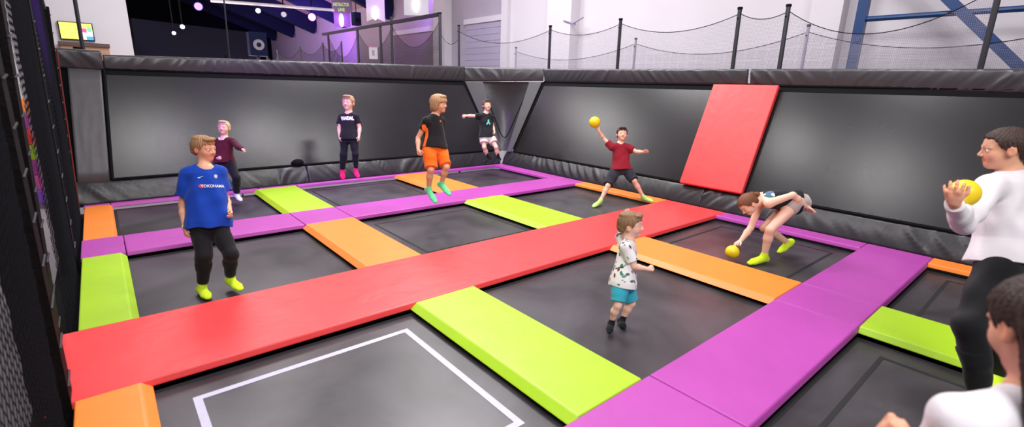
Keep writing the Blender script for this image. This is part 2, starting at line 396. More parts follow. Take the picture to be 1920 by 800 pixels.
k = Vector((.10, .10, 0)); nn = 10; g = []
for i in range(nn+1):
    s = i/nn; row = []
    for j in range(nn+1):
        t = j/nn; p = (a.lerp(d_, s)).lerp(b.lerp(c_, s), t)+k*(1+1.2*math.sin(PI*s)*math.sin(PI*t)); row.append((bm.verts.new(p), bm.verts.new(p+k*.2)))
    g.append(row)
for i in range(nn):
    for j in range(nn):
        bm.faces.new([g[i][j][0], g[i+1][j][0], g[i+1][j+1][0], g[i][j+1][0]]); bm.faces.new([g[i][j][1], g[i][j+1][1], g[i+1][j+1][1], g[i+1][j][1]])
t = empty('slack_net', tuple(a), 'grey slack cloth panel in the far corner between two slanting pads', 'wall panel')
put('panel_cloth', bm, GREY, t, smooth=True)
bm = bmesh.new(); pts = []
for i in range(21):
    s = i/20; tt = .62-.42*(1-(2*s-1)**2)**.8 + .38*abs(2*s-1)**3
    p = (a.lerp(d_, s)).lerp(b.lerp(c_, s), min(tt, 1.0)); pts.append(p+Vector((-.0, -.0, 0))+k*.4)
tube(bm, pts, .012, 6); put('hem_cord', bm, BLACK, t)
# black backing behind the leaning walls
def backing(name, a, b, c, d):
    bm = bmesh.new(); quadslab(bm, a, b, c, d, .04); bmesh.ops.recalc_face_normals(bm, faces=bm.faces); struct(put(name, bm, BLACK))
backing('trim_20', Bp(-.12, -.1, .10), Bp(7.30, -.1, .10), Bp(7.0, 1.08, .10), Bp(-.12, 1.08, .10))
backing('trim_21', Rp(-4.6, -.1, .10), Rp(5.3, -.1, .10), Rp(5.1, 1.04, .10), Rp(-4.6, 1.0, .10))
kk = Vector((.36, .36, 0)); backing('trim_22', e1a+kk-dirc*.2, e2a+kk+dirc*.2, e2b+kk*.6+dirc*.12, e1b+kk*.6-dirc*.12)
# black half-round thing peeping over the base pad
bm = sphere_bm((0, 0, 0), .105, 24); bmesh.ops.scale(bm, verts=bm.verts, vec=(1, .6, .62))
o = put('foam_bump', bm, BLACK, smooth=True); o.location = Bp(2.92, .03, -.02); tag(o, 'small black rounded bump peeping over the base pad left of the boy with pink socks', 'bump')
# ------------------------------------------------------------------ the hall round the court
ZF = -1.0
bm = bmesh.new(); box(bm, -14, 11, -9, 38, ZF-.1, ZF); struct(put('floor', bm, CONC))
# right-hand hall wall, with its piers and a shallow bay
bm = bmesh.new(); box(bm, 10.6, 10.9, -9, 9.2, ZF, 7.5); struct(put('wall_right', bm, WALLM))
bm = bmesh.new(); box(bm, 10.6, 10.9, 9.2, 36, ZF, 7.5); struct(put('wall_right_far', bm, WALLD))
for k, (y0, y1, x0) in enumerate(((6.15, 7.05, 10.25), (-.15, .35, 10.3), (9.05, 9.35, 10.45), (12.4, 13.2, 10.3))):
    bm = bmesh.new(); box(bm, x0, 10.6, y0, y1, ZF, 7.5); struct(put('trim_%d' % (k+1), bm, WALLM))
# lilac shutter in the bay on the right-hand wall
t = empty('roller_shutter', (10.57, 10.2, ZF), 'pale lilac roller shutter set in the hall wall behind the netting', 'shutter')
SHUT = mat('lilac_shutter', (.38, .34, .46), .5)
bm = bmesh.new()
for i in range(24): box(bm, 10.55, 10.585, 9.37, 11.45, ZF+i*.2, ZF+i*.2+.192)
put('shutter_slats', bm, SHUT, t)
bm = bmesh.new(); box(bm, 10.50, 10.585, 9.3, 11.5, 3.78, 3.95); put('shutter_box', bm, WALLM, t)
# door opening seen through the steel enclosure
t = empty('service_door', (10.55, 15.2, ZF), 'dusky mauve service door in the far hall wall behind the steel rails', 'door')
MAUV = mat('mauve_door', (.30, .22, .28), .6)
bm = bmesh.new(); box(bm, 10.53, 10.585, 13.5, 16.8, ZF, 3.7); put('door_leaf', bm, MAUV, t)
bm = bmesh.new(); box(bm, 10.50, 10.585, 13.3, 13.48, ZF, 3.85); box(bm, 10.50, 10.585, 16.82, 17.0, ZF, 3.85); box(bm, 10.50, 10.585, 13.3, 17.0, 3.72, 3.9); put('door_frame', bm, WALLM, t)
# left half wall at the back, with the screen, and the black draped end beyond
bm = bmesh.new(); box(bm, -9, 1.27, 13.0, 13.3, ZF, 6.0); struct(put('wall_back_left', bm, WALLM))
bm = bmesh.new(); box(bm, -14, 11, 36, 36.3, ZF, 11); struct(put('wall_back', bm, DARKW))
# roof: board underside sloping down to the right-hand wall, dark rafters
RS = .36
def roofz(x): return 5.15+RS*(10.6-x)
bm = bmesh.new()
hexa(bm, [(-14, 13.3, roofz(-14)), (10.6, 13.3, roofz(10.6)), (10.6, 36, roofz(10.6)), (-14, 36, roofz(-14)),
          (-14, 13.3, roofz(-14)+.1), (10.6, 13.3, roofz(10.6)+.1), (10.6, 36, roofz(10.6)+.1), (-14, 36, roofz(-14)+.1)])
struct(put('ceiling', bm, ROOFM))
RAFT = ['rafter far at the back above the black drape', 'rafter before the back one, over the round speaker', 'rafter in the middle under the timber roof', 'rafter with its end above the scalloped net', 'nearest rafter at the top edge by the purple lamp']
for k, y in enumerate((34.5, 30.5, 26.5, 22.0, 17.0)):
    bm = bmesh.new(); xe = 10.58
    beam(bm, (-8, y, roofz(-8)-.42), (xe, y, roofz(xe)-.42), .30, .78)
    tag(put('roof_rafter', bm, NAVY), 'dark navy sloping '+RAFT[k], 'rafter')
PUR = ['nearest the drape', 'in mid roof', 'highest in view']
for k, x in enumerate((8.0, 5.0, 2.0)):
    bm = bmesh.new(); beam(bm, (x, 13.4, roofz(x)-.04), (x, 35.9, roofz(x)-.04), .12, .14)
    struct(put('trim_%d' % (k+8), bm, NAVY))
# black draped booth in the back, its sloping top edge against the roof
q = [ony(246, 34, 20.), ony(480, 62, 20.), ony(480, 112, 20.), ony(246, 100, 20.)]
bm = bmesh.new()
x0, x1 = q[0][0], q[1][0]
hexa(bm, [(x0, 20, ZF), (x1, 20, ZF), (x1, 23, ZF), (x0, 23, ZF), (x0, 20, q[0][2]), (x1, 20, q[1][2]), (x1, 23, q[1][2]), (x0, 23, q[0][2])])
t = empty('dark_booth', (x0, 20, ZF), 'black draped booth in the dark back of the hall behind the white wall', 'booth')
put('drape', bm, DARKW, t)
bm = bmesh.new(); tube(bm, [(x0, 19.96, q[0][2]-2.3), (x1, 19.96, q[0][2]-2.35)], .03, 8); put('rail', bm, NAVY, t)
# wall screen on the white back wall
a, b, c_, d_ = [ony(u, v, 12.93) for u, v in ((110, 42), (173, 44), (174, 75), (115, 72))]
x0, x1, z0, z1 = (a[0]+d_[0])/2, (b[0]+c_[0])/2, (c_[2]+d_[2])/2, (a[2]+b[2])/2
t = empty('wall_screen', (x0, 12.95, z0), 'bright wall screen with a yellow picture on the white back wall', 'screen')
bm = bmesh.new(); box(bm, x0-.02, x1+.02, 12.93, 12.995, z0-.02, z1+.02); put('screen_housing', bm, BLACK, t)
def scr(name, u0, u1, v0, v1, m, yy):
    bm = bmesh.new(); box(bm, x0+(x1-x0)*u0, x0+(x1-x0)*u1, yy, 12.93, z0+(z1-z0)*v0, z0+(z1-z0)*v1); return put(name, bm, m, t)
scr('display', 0, 1, 0, 1, emit('screen_yellow', (.80, .78, .12), 1.0), 12.926)
scr('picture_patch', .62, 1, .05, .55, emit('screen_white', (.75, .85, .95), .9), 12.920)
scr('picture_patch', .60, .82, .45, .70, emit('screen_pink', (.85, .08, .30), .9), 12.916)
scr('picture_patch', .78, 1, .0, .22, emit('screen_blue', (.05, .30, .75), .9), 12.912)
scr('picture_patch', .84, .97, .50, .8, emit('screen_green', (.15, .6, .35), .9), 12.916)
# plywood cabinet below the screen
a, c_ = ony(112, 78, 12.6), ony(207, 96, 12.6)
t = empty('wall_cupboard', (a[0], 12.7, ZF), 'plywood cupboard with dark top under the wall screen', 'cupboard')
bm = bmesh.new(); box(bm, a[0], c_[0]-.02, 12.4, 12.99, ZF, a[2]-.08); put('carcass', bm, WOOD, t)
bm = bmesh.new(); box(bm, a[0]-.03, c_[0], 12.36, 12.99, a[2]-.08, a[2]); put('cupboard_top', bm, mat('dark_wood', (.10, .05, .04), .5), t)
# lamps hung in the dark roof
def lamp(u, v, y, label, col, strg, r, truss=None):
    p = Vector(ony(u, v, y)); t = empty('stage_spotlight', tuple(p), label, 'lamp')
    dv = (Vector(CP)-p).normalized()
    bm = bmesh.new(); tube(bm, [p-dv*.35, p-dv*.02], r*1.05, 16, r*1.25); put('lamp_can', bm, BLACK, t)
    bm = bmesh.new(); tube(bm, [p-dv*.03, p], r*1.0, 16); put('lens', bm, emit('lens_%d' % u, col, strg), t)
    zt = roofz(p.x)-.05 if truss is None else truss
    bm = bmesh.new(); tube(bm, [p-dv*.2, Vector((p.x, p.y, zt))], .02, 6); put('yoke', bm, BLACK, t)
    return p
pl1 = lamp(372, 12, 16.9, 'blue-violet glowing stage lamp under the nearest roof rafter, left one', (.10, .06, 1.0), 9, .12)
pl2 = lamp(585, 32, 16.0, 'violet glowing stage lamp at the right end of the lamp rail', (.35, .10, 1.0), 9, .13)
lamp(342, 50, 19.4, 'white spotlight, upper of two in front of the black booth', (.85, .85, 1.0), 12, .07)
lamp(326, 62, 19.4, 'white spotlight, lower of two in front of the black booth', (.85, .85, 1.0), 9, .06)
lamp(484, 20, 15.9, 'small pale spotlight hanging below the lamp rail, left one', (.5, .55, 1.0), 3, .08)
lamp(532, 27, 15.9, 'small unlit pale spotlight hanging below the lamp rail, right one', (.4, .38, .5), .6, .09)
a, b = ony(395, 1, 16.0), ony(626, 19, 16.0)
bm = bmesh.new(); tube(bm, [a, b], .05, 10); tag(put('lamp_rail', bm, WHITE), 'long white lamp rail hanging across the back of the hall', 'lamp rail')
# round speaker
p = Vector(ony(485, 84, 15.0)); t = empty('hall_speaker', (p.x, p.y, p.z-.35), 'dark box speaker with a pale round cone in the back of the hall', 'speaker')
bm = bmesh.new(); box(bm, p.x-.27, p.x+.27, p.y, p.y+.35, p.z-.35, p.z+.40); bevel(bm, .02, 2); put('cabinet', bm, NAVY, t)
bm = bmesh.new(); tube(bm, [p, p+Vector((0, -.03, 0))], .17, 24); put('cone_ring', bm, mat('grey_cone', (.28, .24, .30), .6), t)
bm = bmesh.new(); tube(bm, [p+Vector((0, -.03, 0)), p+Vector((0, -.05, 0))], .07, 20); put('dust_cap', bm, NAVY, t)
bm = bmesh.new(); tube(bm, [(p.x, p.y+.2, ZF), (p.x, p.y+.2, p.z-.35)], .05, 8); put('stand', bm, POST, t)
# blue steel frame in front of the right-hand wall
t = empty('steel_frame', (9.9, -.57, ZF), 'blue painted steel frame with a diagonal brace at the right', 'steel frame')
bm = bmesh.new(); beam(bm, (9.9, -.57, ZF), (9.9, -.57, 7.0), .12, .14, up=(0, 1, 0)); put('column', bm, BLUE, t)
h = onx(1622, 36, 9.9); h2 = onx(1920, 18, 9.9)
bm = bmesh.new(); tube(bm, [(9.9, -.57, h[2]), (9.9, -6.5, h2[2])], .042, 10); put('cross_tube', bm, BLUE, t)
a, b = onx(1778, -2, 9.82), onx(1917, 131, 9.82); dd = (b-a)/(b[2]-a[2])
bm = bmesh.new(); beam(bm, a+dd*(6.5-a[2]), a+dd*(ZF-a[2]), .13, .12, up=(1, 0, 0)); put('diagonal_brace', bm, BLUE, t)
# ------------------------------------------------------------------ netting over the walls
def netpanel(name, label, A, B, z0, zA, zB, sag, m, cord=True, n=24, group=None, parent=None):
    """net hung between two posts at A and B (x, y), sagging top edge"""
    A = Vector(A); B = Vector(B); Lx = (B-A).length
    me = bpy.data.meshes.new(name); vs = []; fs = []; uvs = []
    nz = 6
    for i in range(n+1):
        s = i/n; p = A.lerp(B, s); zt = zA+(zB-zA)*s-sag*4*s*(1-s)
        for j in range(nz+1):
            z = z0+(zt-z0)*j/nz; vs.append((p.x, p.y, z)); uvs.append((s*Lx, z))
    for i in range(n):
        for j in range(nz):
            k = i*(nz+1)+j; fs.append((k, k+nz+1, k+nz+2, k+1))
    me.from_pydata(vs, [], fs); ul = me.uv_layers.new(name='UVMap')
    for l in me.loops: ul.data[l.index].uv = uvs[l.vertex_index]
    if parent is not None:
        t = parent
    else:
        t = empty(name, (A.x, A.y, z0), label, 'net', group)
    local(t, me); link('netting', me, m, t)
    if cord:
        bm = bmesh.new(); tube(bm, [vs[i*(nz+1)+nz] for i in range(n+1)], .006, 5); put('top_cord', bm, CORD, t)
    return t
def post(label, x, y, zt, r=.03, lean=0.0, m=POST, z0=ZF):
    t = empty('net_post', (x, y, z0), label, 'post')
    bm = bmesh.new(); tube(bm, [(x, y, z0), (x, y+lean, zt)], r, 10); put('pole', bm, m, t)
    bm = bmesh.new(); tube(bm, [(x, y+lean, zt-.02), (x, y+lean, zt+.015)], r*1.25, 10); put('cap', bm, BLACK, t)
    bm = bmesh.new(); box(bm, x-.08, x+.08, y-.08, y+.08, z0, z0+.012); put('foot_plate', bm, POST, t)
    bm = bmesh.new(); tube(bm, [(x-.02, y+lean, zt-.16), (x-.05, y+lean, zt-.16)], .012, 6); put('net_hook', bm, BLACK, t)
XP = 8.5
ny = [(-2.33, 3.35), (-.04, 3.05), (.70, 3.08), (3.08, 3.10), (5.06, 3.11), (8.77, 3.38), (9.77, 3.80)]
PL = ['black net post rising at the right edge before the diagonal brace', 'black net post, right one of the close pair over the gap in the top pads', 'black net post, left one of the close pair over the gap in the top pads',
      'black net post above the boy throwing the ball', 'black net post above the far corner, by the white pier', 'short black net post standing just right of the steel enclosure', 'thick black corner post of the steel rail enclosure']
for (y, z), lb in zip(ny, PL): post(lb, XP, y, z, .032 if z < 3.7 else .045, lean=.04)
NL = ['net panel at the right edge in front of the blue steel frame', 'narrow net panel between the close pair of posts', 'wide net panel above the red crash pad, sagging deeply', 'net panel above the throwing boy, left of the wide one', 'net panel over the far corner before the lilac shutter', 'narrow net panel beside the steel enclosure']
sags = [.42, .10, .22, .16, .30, .22]
for k in range(6):
    (yA, zA), (yB, zB) = ny[k], ny[k+1]
    if k == 5: zB = 3.35
    netpanel('hanging_net', 'sheer grey '+NL[k], (XP+.01, yA+.03), (XP+.01, yB+.03), 2.0, min(zA, 3.12)-.08, min(zB, 3.3)-.08, sags[k], NETM)
# second, fainter row of netting behind
XQ = 9.45
nq = [(-3.2, 2.80), (.02, 2.86), (3.42, 2.83), (7.4, 2.8)]
QL = ['slim grey net post of the rear row, at the right edge', 'slim grey net post of the rear row behind the close pair of posts', 'slim grey net post of the rear row left of the throwing boy', 'slim grey net post of the rear row by the white pier']
GP = mat('grey_steel', (.30, .27, .36), .5)
for (y, z), lb in zip(nq, QL): post(lb, XQ, y, z, .024, m=GP)
QN = ['lower rear net panel seen behind the blue frame', 'lower rear net panel seen through the wide front one', 'lower rear net panel seen above the throwing boy']
for k in range(3):
    netpanel('hanging_net', 'faint '+QN[k], (XQ+.01, nq[k][0]), (XQ+.01, nq[k+1][0]), 1.9, nq[k][1]-.1, nq[k+1][1]-.1, .28, NETM)
# steel rail enclosure further back, along the same line
t = empty('rail_enclosure', (XP, 14, ZF), 'black steel rail enclosure with netting far behind the back wall', 'enclosure')
bm = bmesh.new(); beam(bm, (XP, 9.88, 3.76), (XP, 19.6, 3.76), .09, .10); put('top_rail', bm, POST, t)
for (u, w) in ((735, .045), (714, .045), (671, .05), (616, .045)):
    y = onx(u, 80, XP)[1]
    bm = bmesh.new(); tube(bm, [(XP, y, ZF), (XP, y, 3.8 if u != 735 else 3.95)], w, 8); put('rail_post', bm, POST, t)
yy = [9.8]+[onx(u, 80, XP)[1] for u in (735, 671, 616)]
for k in range(3):
    netpanel('net', None, (XP+.02, yy[k]), (XP+.02, yy[k+1]), 2.0, 3.65, 3.65, (.75, .7, .9)[k], NETD, parent=t)
# scalloped low net at the far back
t = empty('scalloped_net', (7.2, 17, ZF), 'dark scalloped low net hanging between stubs in front of the violet wall', 'net')
pts = [ony(u, v, 17.0) for u, v in ((500, 100), (520, 96), (562, 90), (605, 82), (640, 80))]
for k in range(4):
    A, B = pts[k], pts[k+1]
    netpanel('net', None, (A[0], 17.0), (B[0], 17.0), 2.0, A[2], B[2], .32, NETD, parent=t)
for p in pts:
    bm = bmesh.new(); tube(bm, [(p[0], 17.0, ZF), (p[0], 17.0, p[2]+.05)], .03, 6); put('stub_post', bm, POST, t)
# two thin poles over the back wall on the left
for (u, v0, lb, x_) in ((146, 96, 'thin black net pole in front of the wall screen', None), (424, 110, 'thin black pole before the dark booth', None)):
    p = ony(u, v0, 6.75); q = ony(u-3, 0, 6.75)
    t = empty('net_pole', (p[0], 6.75, ZF), lb, 'post')
    bm = bmesh.new(); tube(bm, [(p[0], 6.75, ZF), (q[0], 6.75, 3.6)], .026 if u == 146 else .012, 8); put('pole', bm, POST, t)
    bm = bmesh.new(); tube(bm, [(p[0], 6.75, p[2]), (p[0], 6.75, p[2]+.06)], .05 if u == 146 else .02, 8); put('clamp', bm, BLACK, t)
# hanging banners over the enclosure
def banner(label, u0, u1, vb, y_x, m, glow, tips=False):
    a = onx((u0+u1)/2, vb, y_x); y = a[1]; w = (depth(a)*(u1-u0)/FPX)/2; zt = a[2]+1.5
    s = Vector((RT[0], RT[1], 0)).normalized(); c0 = Vector((a[0], a[1], a[2])); nrm = Vector((s.y, -s.x, 0))
    t = empty('hanging_banner', tuple(c0), label, 'banner'); bm = bmesh.new(); n = 8
    for i in range(n):
        f0, f1 = -1+2*i/n, -1+2*(i+1)/n
        lo0 = .14*(1-abs(f0)) if tips else 0; lo1 = .14*(1-abs(f1)) if tips else 0
        P = [c0+s*w*f0+Vector((0,0,lo0)), c0+s*w*f1+Vector((0,0,lo1)), c0+s*w*f1+Vector((0,0,1.5)), c0+s*w*f0+Vector((0,0,1.5))]
        hexa(bm, [p-nrm*.01 for p in P]+[p+nrm*.01 for p in P])
    bmesh.ops.recalc_face_normals(bm, faces=bm.faces); put('cloth', bm, m, t)
    bm = bmesh.new(); tube(bm, [c0+s*w*1.1+Vector((0,0,1.5)), c0-s*w*1.1+Vector((0,0,1.5))], .03, 8); put('hanging_rod', bm, POST, t)
    if glow is not None:
        gx, gv, gh = glow; g = onx(gx, gv, y_x); hh = depth(g)*gh/FPX/2
        p = Vector(tuple(g))-Vector(FW)*.05
        bm = bmesh.new(); bmesh.ops.create_uvsphere(bm, u_segments=14, v_segments=10, radius=1)
        bmesh.ops.scale(bm, verts=bm.verts, vec=(hh*.34, hh*.34, hh)); bmesh.ops.translate(bm, verts=bm.verts, vec=tuple(p))
        put('light_bulb', bm, emit('bulb_%d' % gx, (1, .93, 1), 5), t, True)
    return t, c0, s, w, nrm
VIOL = mat('violet_cloth', (.34, .13, .72), .8); OFFW = mat('off_white_cloth', (.72, .68, .72), .8); GRYC = mat('silver_cloth', (.50, .47, .52), .8)
banner('violet hanging lantern banner with an oval light, below green lettering', 627, 657, 50, 8.9, VIOL, (641, 39, 23))
banner('off-white hanging banner with violet tips and an oval light', 688, 722, 41, 8.7, OFFW, (704, 26, 24), tips=True)
banner('silvery hanging banner with an oval light, right of three', 758, 804, 29, 8.6, GRYC, (780, 10, 26))
# sign with green letters hung above the violet banner
p = Vector(tuple(onx(640, 12, 8.8)))
t = empty('lettered_sign', tuple(p), 'dark purple hanging sign with pale green lettering at the top edge', 'sign')
SIGN = mat('dusky_purple_board', (.16, .10, .22), .7); GRN = mat('pale_green_paint', (.50, .85, .35), .6)
s = Vector((RT[0], RT[1], 0)).normalized(); nrm = Vector((s.y, -s.x, 0)).normalized()
sc = depth(p)/FPX
P = [p+s*sc*a+Vector((0, 0, sc*b)) for a, b in ((-18, -11), (20, -11), (20, 34), (-18, 34))]
bm = bmesh.new(); hexa(bm, [q-nrm*.02 for q in P]+[q+nrm*.005 for q in P]); bmesh.ops.recalc_face_normals(bm, faces=bm.faces); put('board', bm, SIGN, t)
def text_mesh(body, size, bold=0.0):
    cu = bpy.data.curves.new('t', 'FONT'); cu.body = body; cu.size = size; cu.align_x = 'CENTER'; cu.align_y = 'CENTER'; cu.extrude = .002; cu.offset = bold
    o = bpy.data.objects.new('t', cu); C.objects.link(o)
    bpy.context.view_layer.update(); dg = bpy.context.evaluated_depsgraph_get()
    me = bpy.data.meshes.new_from_object(o.evaluated_get(dg)); bpy.data.objects.remove(o); bpy.data.curves.remove(cu)
    return me
def text_on(name, body, size, pos, right, up, parent, m, bold=0.0, squeeze=1.0):
    me = text_mesh(body, size, bold); right = Vector(right).normalized(); up = Vector(up).normalized(); n = right.cross(up)
    M4 = Matrix((( right.x*squeeze, up.x, n.x, pos[0]), (right.y*squeeze, up.y, n.y, pos[1]), (right.z*squeeze, up.z, n.z, pos[2]), (0, 0, 0, 1)))
    me.transform(M4); local(parent, me); return link(name, me, m, parent)
rr = s*math.cos(.32)+Vector((0, 0, math.sin(.32))); uu = Vector((0, 0, 1))*math.cos(.32)-s*math.sin(.32)
text_on('lettering', 'INSTRUCTOR', sc*8.0, p+s*sc*0+Vector((0, 0, sc*3))+nrm*.02, s, (0, 0, 1), t, GRN, .006, .62)
text_on('lettering', 'LINE', sc*8.0, p+Vector((0, 0, -sc*6))+nrm*.02, s, (0, 0, 1), t, GRN, .006, .8)
# paper notice on the rails
p = Vector(tuple(onx(700, 99, 8.38)))
t = empty('paper_notice', tuple(p), 'white paper notice with a pink edge hung on the steel rails', 'notice'); sc = depth(p)/FPX
P = [p+s*sc*a+Vector((0, 0, sc*b)) for a, b in ((-8, -11), (8, -11), (8, 11), (-8, 11))]
bm = bmesh.new(); hexa(bm, [q-nrm*.005 for q in P]+[q+nrm*.005 for q in P]); bmesh.ops.recalc_face_normals(bm, faces=bm.faces); put('sheet', bm, OFFW, t)
P = [p+s*sc*a+Vector((0, 0, sc*b)) for a, b in ((-2.2, -5), (2.2, -5), (2.2, 5), (-2.2, 5))]
bm = bmesh.new(); hexa(bm, [q+nrm*.005 for q in P]+[q+nrm*.009 for q in P]); bmesh.ops.recalc_face_normals(bm, faces=bm.faces); put('printed_figure', bm, SHUT, t)
P = [p+s*sc*a+Vector((0, 0, sc*b)) for a, b in ((-8, 9.5), (8, 9.5), (8, 11), (-8, 11))]
bm = bmesh.new(); hexa(bm, [q+nrm*.005 for q in P]+[q+nrm*.009 for q in P]); bmesh.ops.recalc_face_normals(bm, faces=bm.faces); put('printed_band', bm, mat('pink_print', (.7, .25, .4), .6), t)
# dark speaker box between the banners
p = Vector(tuple(onx(668, 36, 9.0))); bm = bmesh.new(); sc = depth(p)/FPX
box(bm, p.x-sc*6, p.x+sc*7, p.y-.15, p.y+.2, p.z-sc*11, p.z+sc*12); bevel(bm, .02, 2)
t = empty('hanging_speaker', tuple(p), 'small dark box speaker hanging right of the violet banner', 'speaker'); put('cabinet', bm, NAVY, t)
bm = bmesh.new(); tube(bm, [p+Vector((0, 0, sc*12)), p+Vector((0, 0, sc*60))], .02, 6); put('hanger', bm, POST, t)
bm = bmesh.new(); tube(bm, [p+Vector((0, -.15, -.05)), p+Vector((0, -.17, -.05))], sc*4.5, 16); put('speaker_cone', bm, BLACK, t)
# hooked wall bracket lamps on the white wall
for (u, v, lb) in ((1535, 8, 'small wall-mounted sensor on a bent bracket on the white wall'), (1088, 46, 'shallow v-shaped wall light bracket on the white pier')):
    p = Vector(tuple(onx(u, v, 10.5)))
    t = empty('wall_bracket', tuple(p), lb, 'bracket'); sc = depth(p)/FPX
    bm = bmesh.new()
    if u == 1535:
        yv = Vector((0, -1, 0))
        tube(bm, [p+yv*sc*-6+Vector((0, 0, -sc*20)), p+yv*sc*-6+Vector((0, 0, -sc*2)), p+yv*sc*6], .018, 6); put('arm', bm, GP, t)
        bm = bmesh.new(); box(bm, p.x-.05, p.x+.11, p.y-.2, p.y-.03, p.z-.05, p.z+.06); bevel(bm, .01, 2); put('sensor_head', bm, GP, t)
    else:
        p.x = 10.22; tube(bm, [p+Vector((0, .35, .10)), p, p+Vector((0, -.35, .12))], .018, 6); put('arm', bm, GP, t)
        bm = bmesh.new(); box(bm, p.x, p.x+.06, p.y-.04, p.y+.04, p.z-.04, p.z+.04); put('wall_plate', bm, GP, t)

# ------------------------------------------------------------------ left safety fence of knotted net and padded posts
def fence_post(label, xb, y, xt, zt, w, d, red=False):
    t = empty('fence_post', (xb, y, ZF), label, 'post')
    bm = bmesh.new(); b0 = Vector((xb, y, ZF)); dx = (xt-xb)/zt
    nseg = 26; rings = []
    for i in range(nseg+1):
        z = ZF+(zt-ZF)*i/nseg; x = xb+dx*max(0, z); k = 1-.05*(i % 2)
        ring = [(x-w*k, y-d*k*.6), (x-w*k*.6, y-d*k), (x, y-d*k), (x, y+d*k), (x-w*k*.6, y+d*k), (x-w*k, y+d*k*.6)]
        rings.append([bm.verts.new((px, py, z)) for px, py in ring])
    for A, B in zip(rings, rings[1:]):
        for k in range(6): bm.faces.new([A[k], A[(k+1)%6], B[(k+1)%6], B[k]])
    bm.faces.new(rings[0][::-1]); bm.faces.new(rings[-1]); bmesh.ops.recalc_face_normals(bm, faces=bm.faces)
    put('foam_sleeve', bm, PADB, t)
    bm = bmesh.new()
    for i in range(12):
        z = .1+(zt-.2)*i/11; x = xb+dx*z
        tube(bm, [(x+.004, y-d*.9, z), (x+.006, y+d*.9, z+.02)], .006, 5)
    o = put('lacing', bm, POST, t); o['kind'] = 'stuff'
    if red:
        bm = bmesh.new(); tube(bm, [(xb+.02+dx*z, y-d-.01, z) for z in (.02, .8, 1.4, zt-.5)], .009, 6); put('red_cord', bm, mat('dark_red_cord', (.16, .012, .012), .7), t)
fence_post('nearest black padded fence post on the left, ending at the red walkway corner', .0, .07, .035, 2.75, .16, .09)
fence_post('black padded fence post on the left, second from the camera, above the red walkway', -.075, .95, .03, 2.75, .16, .09)
fence_post('black padded fence post on the left beside the lime side pad', -.03, 2.95, .03, 2.75, .13, .09)
fence_post('farthest black padded fence post on the left, with a red cord, at the back wall', -.06, 5.36, .06, 2.55, .13, .07, red=True)
def ztop(y): return 2.68 if y < 4.9 else 2.68-(y-4.9)*.42
def xnet(z): return -.035+.02*max(0, z)
def netbay(label, y0, y1, step=.06, r=.0019):
    z0 = ZF
    t = empty('safety_net', (-.06, y0, ZF), label, 'net')
    bm = bmesh.new()
    for sgn, off in ((1, 0), (-1, -.006)):
        n = int((y1-y0+4)/step)
        for k in range(n):
            c0 = y0-4+k*step if sgn > 0 else y0+k*step
            zs = [(c0+sgn*(zc-z0)*.62, zc) for zc in np.linspace(z0, 2.68, 60)]
            zs = [(y, z) for y, z in zs if y0 <= y <= y1 and z <= ztop(y)]
            if len(zs) < 2: continue
            (ya, za), (yb, zb) = zs[0], zs[-1]
            tube(bm, [(xnet(za)+off, ya, za), (xnet(zb)+off, yb, zb)], r, 4, cap=False)
    put('netting', bm, CORD, t)
    ys = [y0]+([4.9] if y0 < 4.9 < y1 else [])+[y1]
    bm = bmesh.new(); tube(bm, [(xnet(ztop(y)), y, ztop(y)) for y in ys], .022, 8); put('top_rope', bm, GREYL, t)
    return t
netbay('black diamond-mesh safety net at the bottom left, nearest the camera', -3.0, -.03)
netbay('black safety net between the second and third fence posts on the left', 1.05, 2.85)
netbay('black safety net on the left sloping down to the back wall', 3.05, 5.27)
# things beyond the fence: striped foam steps, a pale bollard, low grey kerb
cols = [('violet', VIOL), ('pink', mat('pink_foam', (.75, .12, .45), .6)), ('violet', PURPLE), ('lime', LIME), ('red', RED), ('purple', PURPLE), ('orange', ORANGE)]
spots = [onx(28, 300, -1.0), onx(70, 300, -1.1)]
for (cy, cx, lb) in ((3.6, -1.25, 'left'), (5.6, -.95, 'right')):
    pass
def stack(px, py, w, base, where):
    z = base
    for k, (cn, m) in enumerate(cols):
        h = .32
        bm = bmesh.new(); box(bm, px-w/2, px+w/2, py-w/2, py+w/2, z, z+h-.004); bevel(bm, .02, 2)
        c0 = (px, py, z); me = bm_mesh('foam_block', bm); me.transform(Matrix.Translation((-px, -py, -z)))
        o = link('foam_block', me, m); o.location = c0
        pos = ['bottom', 'second', 'third', 'fourth', 'fifth', 'sixth', 'top'][k]
        tag(o, '%s foam block, %s in the coloured stack %s' % (cn, pos if k in (0, 6) else pos+' from below', where), 'foam block', 'coloured foam blocks stacked beyond the fence')
        z += h
stack(-1.03, 11.2, .42, ZF, 'left of the second post')
stack(-.54, 10.6, .38, ZF, 'right of the second post')
t = empty('bollard', (-.33, 3.0, ZF), 'pale grey board standing beyond the left net between the fence posts', 'board')
bm = bmesh.new(); box(bm, -.42, -.30, 2.9, 3.12, ZF, .50); bevel(bm, .03, 2); put('board_face', bm, GREYL, t)
bm = bmesh.new(); box(bm, -.44, -.28, 2.88, 3.14, .50, .53); put('board_cap', bm, WHITE, t)
bm = bmesh.new(); box(bm, -14, -13.7, -9, 13, ZF, 4.5); struct(put('wall_left', bm, DARKW))

